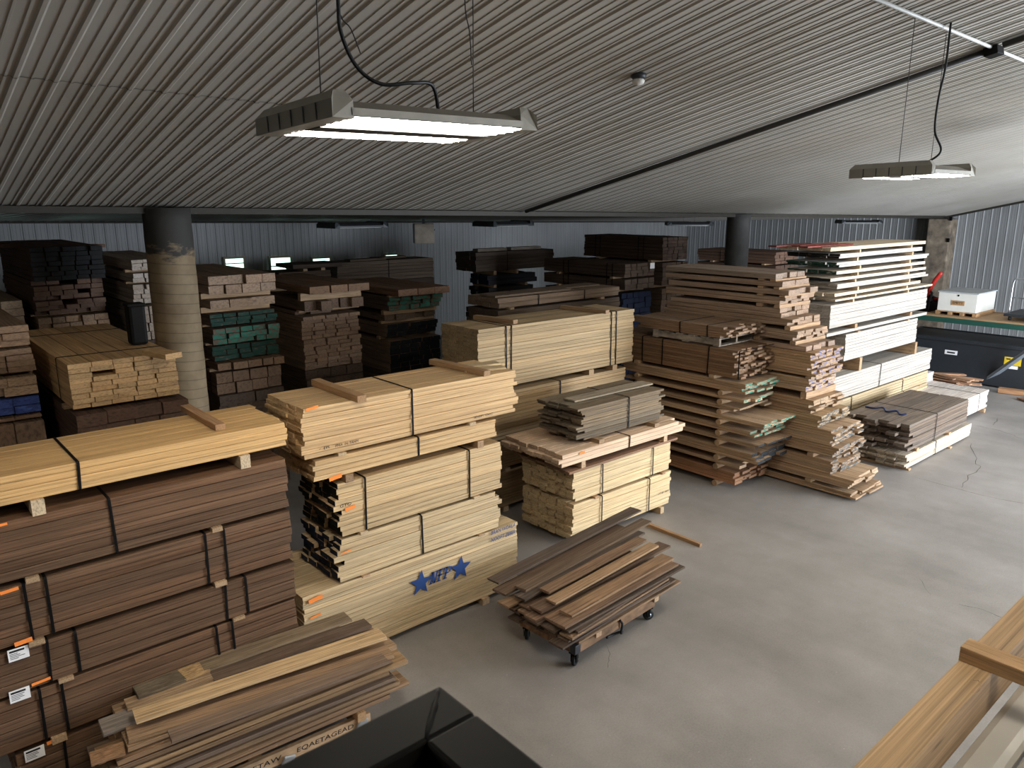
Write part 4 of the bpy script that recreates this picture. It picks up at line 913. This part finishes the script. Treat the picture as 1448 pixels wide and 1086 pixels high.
# ================================================================== lamps
M['tube'] = glow('lit_fluorescent_tube', '#fff6e6', TUBE); M['tubeoff'] = plain('unlit_tube', '#d8d8d6', .3, 0, .02); M['reflector'] = plain('lamp_reflector', '#e4e2da', .25, .6, .03)
M['wire'] = plain('thin_wire', '#3b3936', .5)
def fixture(c, rz, ex, ey, label, lit=True, wires=(), cordpts=None, ztop=None, group=None):
    t = thing('high_bay_lamp', label, 'ceiling lamp', c, rz, group); t.rotation_euler = (ex, ey, rz)
    L, W_ = 1.2, .62
    v = []; prof = [(-W_ / 2, 0), (-W_ / 2, .03), (-.2, .075), (-.06, .085), (.06, .085), (.2, .075), (W_ / 2, .03), (W_ / 2, 0)]
    me = box_mesh('h', []); n = len(prof); vs = [(x, y, z) for x in (-L / 2 + .1, L / 2 - .1) for y, z in prof]; f = [(i, i + 1, n + i + 1, n + i) for i in range(n - 1)]
    link('housing', mesh('housing', vs, f), M['grey'] if lit else M['darksteel'], t)
    for sx in (-1, 1):
        a_, b_ = sx * (L / 2 - .11), sx * L / 2; yw_ = W_ / 2 + .005
        cv = []
        for y in (-yw_, yw_): cv += [(a_, y * .97, -.012), (b_, y, -.012), (b_ - sx * .004, y, .06), (b_ - sx * .035, y * .9, .098), (a_ + sx * .02, y * .9, .098), (a_, y * .97, .06)]
        ec = mesh('end_cap', cv, [(0, 1, 2, 3, 4, 5), (6, 7, 8, 9, 10, 11)] + [(i, (i + 1) % 6, 6 + (i + 1) % 6, 6 + i) for i in range(6)])
        bm = bmesh.new(); bm.from_mesh(ec); bmesh.ops.recalc_face_normals(bm, faces=bm.faces[:]); bm.to_mesh(ec); bm.free()
        e_o = link('end_cap', ec, M['grey'] if lit else M['darksteel'], t)
        link('seam', box_mesh('seam', [(b_ - sx * .001 if sx > 0 else b_ - .002, b_ + .002 if sx > 0 else b_ + .001, y - .003, y + .003, -.008, .058) for y in (-.2, -.1, 0, .1, .2)]), M['darksteel'], e_o)
    # reflector: three troughs
    rv = []; rf = []
    ys = [(-.30, -.004), (-.29, .02), (-.06, .02), (-.035, -.004), (.035, -.004), (.06, .02), (.29, .02), (.30, -.004)]
    for x in (-L / 2 + .1, L / 2 - .1):
        for y, z in ys: rv.append((x, y, z))
    for i in range(len(ys) - 1): rf.append((i, i + 1, len(ys) + i + 1, len(ys) + i))
    link('reflector', mesh('reflector', rv, rf), M['reflector'], t)
    link('spine', box_mesh('spine', [(-L / 2 + .1, L / 2 - .1, -.06, .06, -.016, .0)]), M['darksteel'], t)
    for y in (-.235, -.175, -.115, .115, .175, .235):
        link('tube', tube_mesh('tube', [(-L / 2 + .1, y, -.002), (L / 2 - .1, y, -.002)], .012, 8), M['tube'] if lit else M['tubeoff'], t)
    inv = (Matrix.Translation(c) @ t.rotation_euler.to_matrix().to_4x4()).inverted()
    for p0, p1 in wires:
        q0, q1 = inv @ p0, inv @ p1; link('hanging_wire', tube_mesh('hanging_wire', [q0, (q0 + q1) / 2 + Vector((.006, 0, 0)), q1], .003, 6), M['wire'], t)
    if cordpts: link('power_cord', tube_mesh('power_cord', [inv @ p for p in spline(cordpts, 8)], .009, 8), M['cord'], t)
    return t
def on(px, py, P):                       # point on a sight line at the same forward distance as P
    r = ray(px, py); k_ = (P.x * FWD.x + P.y * FWD.y) / r.dot(FWD); return Vector((r.x * k_, r.y * k_, EYE + r.z * k_))
c1 = turn(-.515, 3.836); c1.z = 4.40; c2 = turn(3.438, 6.767); c2.z = 4.29
rzl = math.radians(45.5 - 41.1)
xw = Vector((math.cos(rzl), math.sin(rzl), 0)); yw = Vector((-xw.y, xw.x, 0))
def wirepair(c, s): return [(c + xw * x + Vector((0, 0, .08)), Vector(((c + xw * x).x, (c + xw * x).y, zmain((c + xw * x).x, (c + xw * x).y) - .005))) for x in s]
ca = [c1 + xw * .22 + Vector((0, 0, .08)), on(612, 122, c1 + xw * .15), on(585, 117, c1), on(540, 119, c1 - xw * .1), on(505, 95, c1 - xw * .15), on(482, 45, c1 - xw * .2), on(477, -10, c1 - xw * .2)]
pe = ca[-1]; ca.append(Vector((pe.x, pe.y + .05, zmain(pe.x, pe.y + .05) - .02)))
fixture(c1, rzl, -.06, -.019, 'large lit fluorescent lamp hanging nearest, upper left of picture', True, wirepair(c1, (-.45, .45)), ca)
cb = [c2 + xw * .1 + Vector((0, 0, .08)), on(1330, 215, c2), on(1322, 185, c2), on(1327, 140, c2), on(1337, 95, c2)]
pe = cb[-1]; cb.append(Vector((pe.x, pe.y, zmain(pe.x, pe.y) - .02)))
fixture(c2, rzl, -.03, -.012, 'smaller lit fluorescent lamp hanging at the upper right', True, wirepair(c2, (-.4, .4)), cb)
# loose wire ends hanging from the ceiling by the near lamp
for p0, p1, lb in (((478, 5), (510, 76), 'loose wire end dangling beside the black lamp cord'), ((657, -4), (667, 92), 'loose wire end dangling left of the right lamp wire')):
    a_1 = on(p0[0], p0[1], c1); b_1 = on(p1[0], p1[1], c1); tp = Vector((a_1.x, a_1.y, zmain(a_1.x, a_1.y) - .003))
    tag(link('loose_wire', tube_mesh('loose_wire', spline([tp, a_1, (a_1 + b_1) / 2 + Vector((.008, 0, 0)), b_1], 5), .003, 6), M['wire']), lb, 'wire')
for (u_, v_, w_) in ((-2.8, 3.25, 'left of the nearest lamp'), (12.2, 2.9, 'right of the upper right lamp'), (2.1, -1.6, 'behind the viewpoint'), (7.0, -1.6, 'behind the viewpoint, further right')):  # unseen extra lamps, added out of view to raise the fill light
    c_l = uv(u_, v_, zmain(u_, v_) - 1.0); fixture(c_l, rzl, 0, 0, 'added fill-light lamp of the same kind outside the picture, ' + w_, True, wirepair(c_l, (-.45, .45)))
for (px, py, v, lab) in ((499, 318, 13.2, 'unlit lamp under the back ceiling, left of the hanging box'), (712, 316, 12.4, 'unlit lamp under the back ceiling, right of the hanging box'), (974, 316, 12.6, 'unlit thin lamp in the far corner left of the dark post'), (1214, 311, 11.0, 'unlit lamp by the far end wall, right of the dark post')):
    r = ray(px, py); t_1 = v / r.y; p = Vector((r.x * t_1, v, EYE + r.z * t_1)); zc_ = zlean(p.x, v)
    p.z = min(p.z - .04, zc_ - .2)
    fixture(p, rzl if px < 900 else -PI / 4, 0, 0, lab, False, [(p + Vector((s, 0, .08)), Vector((p.x + s, p.y, zc_))) for s in ((-.4, .4) if px < 900 else (-.25, .25))])
# dome lamp holder on the ceiling
r = ray(903, 104); A_ = -.228; t_1 = (zmain(0, 0) - EYE) / (r.z + .228 * r.y + .0144 * r.x); p = r * t_1; p.z = zmain(p.x, p.y)
dm = thing('dome_light', 'small round white lamp holder on the ribbed ceiling', 'ceiling light', p)
link('base', lathe_mesh('base', [(0, 0), (.065, 0), (.065, -.03), (.05, -.045), (0, -.045)], 20), M['darksteel'], dm); link('dome', lathe_mesh('dome', [(.045, -.045), (.055, -.06), (.045, -.085), (0, -.095)], 20), M['white'], dm)
# conduits on the ceiling
def conduit(label, uvs, rad, mat, drop=.035):
    pts = [uv(u, v, zmain(u, v) - drop) for u, v in uvs]
    return tag(link('ceiling_conduit', tube_mesh('ceiling_conduit', pts, rad, 8), mat), label, 'conduit')
cd = conduit('white conduit running across the ceiling ribs at upper right', [(3.5, 2.79), (8.4, 2.79), (8.6, 2.79), (26, 2.79)], .016, M['trimw'])
conduit('dark conduit following the ribs from the crossing down to the far wall', [(8.35, 2.86), (8.4, 5), (8.5, 9.4)], .03, M['wire'], .045)
conduit('dark conduit continuing above the crossing at the top right corner', [(8.3, 2.7), (8.3, -3.8)], .028, M['wire'], .045)
jp = uv(8.35, 2.79, zmain(8.35, 2.79) - .055)
tag(link('junction_box', box_mesh('junction_box', [(-.09, .09, -.06, .06, -.05, .03)], .008), M['blacksteel'], None, jp, (-.22, 0, 0)), 'black junction box where the ceiling conduits cross', 'junction box')
# box hung under the back ceiling
r = ray(599, 330); t_1 = 14.6 / r.y; p = Vector((r.x * t_1, 14.6, EYE + r.z * t_1))
hb = thing('hanging_box', 'pale marked box with dark side hanging under the back ceiling', 'box', (p.x, p.y, p.z - .22), -.5)
link('body', box_mesh('body', [(-.22, .22, -.2, .2, 0, .44)], .01), plain('stained_plywood', '#9c9184', .7, 0, .35, 5), hb); link('side_panel', box_mesh('side_panel', [(-.226, -.22, -.2, .2, .01, .43)]), M['darksteel'], hb)
for y in (-.12, .0, .12): link('knob', lathe_mesh('knob', [(0, 0), (.018, 0), (.018, .02), (0, .02)], 10), M['blacksteel'], hb, (.222, y, .3), (0, PI / 2, 0))
link('hanger', box_mesh('hanger', [(-.03, .03, -.02, .02, .44, zlean(p.x, p.y) - (p.z - .22))]), M['darksteel'], hb)

# ================================================================== right-hand wall: rack, bin, crate, cart
rk = thing('storage_rack', 'green steel rack with wood deck over the black bin', 'rack', (20.2, 5.6, 0))
zk = 1.46
link('front_beam', box_mesh('front_beam', [(-.82, -.76, -2.6, 2.75, zk - .12, zk)], .006), M['green'], rk); link('rear_beam', box_mesh('rear_beam', [(.76, .82, -2.6, 2.75, zk - .12, zk)], .006), M['green'], rk)
link('deck', box_mesh('deck', [(-.82, .82, -2.6, 2.75, zk, zk + .04)], .003), plain('particle_deck', '#9b7d5b', .8), rk)
for x in (-.79, .79):
    for y in (-2.6, 2.7): link('post', box_mesh('post', [(x - .04, x + .04, y - .04, y + .04, 0, zk - .12)], .004), M['green'], rk)
link('brace', tube_mesh('brace', [(-.79, 2.62, .5), (-.79, 1.9, zk - .1)], .022, 6), M['steel'], rk)
bn = thing('steel_bin', 'long black steel bin on the floor under the green rack', 'bin', (20.0, 5.4, 0))
bn_h = .98
link('body', box_mesh('body', [(-.7, .7, -2.3, 2.3, .03, bn_h)], .02), M['darksteel'], bn); link('rim', box_mesh('rim', [(-.74, -.68, -2.34, 2.34, bn_h - .06, bn_h + .02), (.68, .74, -2.34, 2.34, bn_h - .06, bn_h + .02), (-.7, .7, -2.34, -2.28, bn_h - .06, bn_h + .02), (-.7, .7, 2.28, 2.34, bn_h - .06, bn_h + .02)], .008), M['darksteel'], bn)
wl = link('white_label', box_mesh('white_label', [(-.706, -.7, .95, 1.22, .62, .72)]), M['paper'], bn); link('print', box_mesh('print', [(-.708, -.706, 1.0, 1.17, .65, .685)]), M['ink'], wl)
yl = link('warning_label', box_mesh('warning_label', [(-.706, -.7, -.35, -.02, .56, .74)]), M['yellow'], bn); yl['label'] = 'yellow warning label'
link('print', box_mesh('print', [(-.708, -.706, -.3, -.18, .68, .71), (-.708, -.706, -.14, -.06, .68, .71)]), M['ink'], yl)
tape = link('label_strip', box_mesh('label_strip', [(-.706, -.7, -.3, -.03, .48, .55)]), M['paper'], bn)
cr = thing('white_crate', 'white box with brown name plate on a small pallet on the rack', 'crate', (20.2, 6.6, zk + .04))
link('pallet', box_mesh('pallet', [(-.62, .62, -.44, .44, .07, .09)] + [(-.62, .62, y - .04, y + .04, 0, .07) for y in (-.4, -.13, .13, .4)]), M['wood'], cr).color = tone('#b8905c', .04)
link('body', box_mesh('body', [(-.6, .6, -.42, .42, .09, .52)], .008), M['white'], cr); link('lid', box_mesh('lid', [(-.62, .62, -.44, .44, .52, .55)], .006), plain('grey_lid', '#a9adb0', .5), cr)
np_ = link('name_plate', box_mesh('name_plate', [(-.606, -.6, -.16, .13, .24, .35)]), M['brown'], cr); me = text_mesh('plate_text', 'EMPTY', .075, 0, .0006); link('plate_text', me, M['ink'], np_, (-.6075, -.015, .295), (PI / 2, 0, -PI / 2))
link('latch', box_mesh('latch', [(-.61, -.6, -.03, .0, .45, .49)]), M['blacksteel'], cr)
ct = thing('platform_cart', 'dark platform cart with tall chrome handle on the rack', 'cart', (20.1, 5.15, zk + .04))
link('platform', box_mesh('platform', [(-.55, .6, -.45, .45, .1, .16)], .01), M['darksteel'], ct)
hpts = spline([(-.3, .42, .16), (-.3, .42, .5), (-.3, .41, .86), (-.3, .3, .92), (-.3, -.2, .92), (-.3, -.32, .86), (-.3, -.33, .5), (-.3, -.33, .16)], 5)
link('handle', tube_mesh('handle', hpts, .018, 8), M['steel'], ct); link('cross_bar', tube_mesh('cross_bar', [(-.3, .42, .5), (-.3, -.33, .5)], .013, 8), M['steel'], ct)
for x in (-.4, .45):
    for y in (-.36, .36): link('wheel', lathe_mesh('wheel', [(0, -.02), (.05, -.02), (.05, .02), (0, .02)], 14), M['rubber'], ct, (x, y, .05), (PI / 2, 0, 0))
mc = thing('hose_machine', 'black hose-covered machine with red levers at the rack end', 'machine', (20.1, 7.52, zk + .04))
link('body', box_mesh('body', [(-.35, .35, -.28, .3, 0, .3)], .03), M['blacksteel'], mc)
r5 = random.Random(5)
for q in range(7):
    p_ = [(r5.uniform(-.35, .3), r5.uniform(-.3, .3), r5.uniform(.2, .6)) for _ in range(4)]; p_[0] = (p_[0][0], p_[0][1], .25); p_[-1] = (p_[-1][0], p_[-1][1], .25)
    link('hose', tube_mesh('hose', spline(p_, 6), .03, 8), M['rubber'], mc)
l1 = link('lever', tube_mesh('lever', spline([(-.1, -.05, .3), (-.1, -.15, .55), (-.1, -.25, .78), (-.1, -.36, .95)], 5), [.05] * 15 + [.03], 8), M['redp'], mc); l1['label'] = 'red lever'
link('lever', tube_mesh('lever', [(-.1, -.25, .28), (-.1, -.85, .62)][:1] + [(-.1, -.4, .32), (-.1, -.6, .33)], .03, 8), M['redp'], mc)
b0 = at(1393, 541, .06); b1 = at(1475, 484, 1.25); d = b1 - b0
st = link('steel_channel', box_mesh('steel_channel', [(0, d.length, -.07, .07, 0, .012), (0, d.length, -.07, -.058, 0, .06), (0, d.length, .058, .07, 0, .06)], .002), M['galv'], None, b0, (0, -math.atan2(d.z, d.xy.length), math.atan2(d.y, d.x)))
tag(st, 'galvanised steel channel slanting up at the right edge', 'channel')
tote = thing('dark_tote', 'dark round-cornered plastic tote beside the whitish stack', 'tote', at(196, 487, ly['z1'] + .0).to_tuple()[:2] + (ly['z1'] + .003,), 0)
link('body', box_mesh('body', [(-.08, .08, -.08, .08, 0, .40)], .03), M['blacksteel'], tote); link('lid', box_mesh('lid', [(-.085, .085, -.085, .085, .38, .41)], .01), M['blacksteel'], tote)

# ================================================================== landing edge in front of the camera
q = .5; zr = EYE - q
ap_ = at(622, 968, zr)
fr = thing('guard_frame', 'out-of-focus black steel guard rail corner at the bottom edge', 'guard rail', (ap_.x, ap_.y, 0))
w_ = .062; H_ = zr
link('rail', box_mesh('rail', [(-1.6, 0, -w_, 0, H_ - .05, H_)], .004), M['blacksteel'], fr); link('rail', box_mesh('rail', [(-w_, 0, -1.4, -w_, H_ - .05, H_)], .004), M['blacksteel'], fr)
link('post', box_mesh('post', [(-w_ - .03, -.03, -w_ - .03, -.03, 0, H_ - .02)], .004), M['blacksteel'], fr)
link('post', box_mesh('post', [(-1.6, -1.54, -w_, 0, 0, H_ - .05)], .004), M['blacksteel'], fr); link('post', box_mesh('post', [(-w_, 0, -1.4, -1.34, 0, H_ - .05)], .004), M['blacksteel'], fr)
wd = []
for i in range(9):
    t_ = i / 8; wd.append((-.004 - t_ * .056, -.004 - t_ * .056, H_ - .001 + .0006 * math.sin(i * 2.3)))
link('weld_bead', tube_mesh('weld_bead', wd, [.002, .003, .002, .004, .003, .004, .003, .003, .002], 8), M['blacksteel'], fr)
# timber rail, cross piece and white trim lengths
q = 1.3; zt_ = EYE - q
tp0 = at(1247, 1081, zt_); y0, y1_ = .427 * q, .491 * q
tm = thing('timber_rail', 'rough square timber rail running along the lower right corner', 'timber', (1.5, (y0 + y1_) / 2, 0))
link('beam', plank(('wood', 'end'), 3), None, tm, (.55, 0, zt_ - .07), (0, 0, 0), (3.2, y1_ - y0 + .004, .14)).color = tone('#b89a6c', .0)
for x in (-.9, 2.0): link('post', box_mesh('post', [(x - .045, x + .045, -.04, .04, 0, zt_ - .14)], .004), M['wood'], tm).color = tone('#b0926a', .0)
cp0 = at(1376, 928, zt_ + .02)
cb_ = link('cross_piece', plank(('wood', 'end'), 1), None, None, (cp0.x + .015, cp0.y - .30, zt_ + .023), (0, 0, -PI / 2), (.66, .07, .044)); cb_.color = tone('#b8945f', 0)
tag(cb_, 'short wood cross piece lying over the timber rail at lower right', 'board')
for qd, (y, lab) in enumerate(((.485, 'white vinyl trim length nearest the timber rail'), (.375, 'second white vinyl trim length, at the very corner'))):
    tag(link('vinyl_trim', box_mesh('vinyl_trim', [(.2, 3.2, -.05, .05, -.04, .04)], .025), M['pvc'], None, (0, y, EYE - 1.42 - .037)), lab, 'trim length')
for x in (1.0, 2.9):
    tag(link('trim_rest', box_mesh('trim_rest', [(x - .04, x + .04, .30, .52, 0, EYE - 1.42 - .077)], .004), M['rough'], None), 'wood rest under the %s end of the white trim lengths, out of view' % ('left' if x < 2 else 'right'), 'rest').color = tone('#8a6a48', 0)
sp = link('splinters', tube_mesh('s', spline([(0, 0, 0), (.02, -.01, .015), (.035, .0, .03), (.02, .01, .035)], 5), .0012, 5), M['wood'], tm, (.0, -.04, zt_ - .01)); sp.color = tone('#cdb083', 0)
sp.location.x = at(1390, 985, zt_).x - 1.5

# ------------------------------------------------------------------ light
w = D.worlds.new('daylight'); bpy.context.scene.world = w; w.use_nodes = True
bg = w.node_tree.nodes['Background']; bg.inputs['Color'].default_value = (.62, .75, 1.0, 1); bg.inputs['Strength'].default_value = 1.2
def area(name, loc, rot, sx, sy, power, col):
    l = D.lights.new(name, 'AREA'); l.shape = 'RECTANGLE'; l.size = sx; l.size_y = sy; l.energy = power; l.color = col
    o = D.objects.new(name, l); C.objects.link(o); o.location = loc; o.rotation_euler = rot; return o
DOOR_W, EXPO = 2900, 0.2
p = uv((DOOR[0] + DOOR[1]) / 2, VF + .05, DOOR[2] / 2)
area('doorway_daylight', p, (PI / 2, 0, math.atan2(U.y, U.x)), DOOR[1] - DOOR[0], DOOR[2], DOOR_W, (.84, .915, 1.0))
sc = bpy.context.scene
sc.view_settings.view_transform = 'Standard'; sc.view_settings.look = 'None'; sc.view_settings.gamma = 1; sc.view_settings.use_curve_mapping = False
sc.view_settings.exposure = EXPO
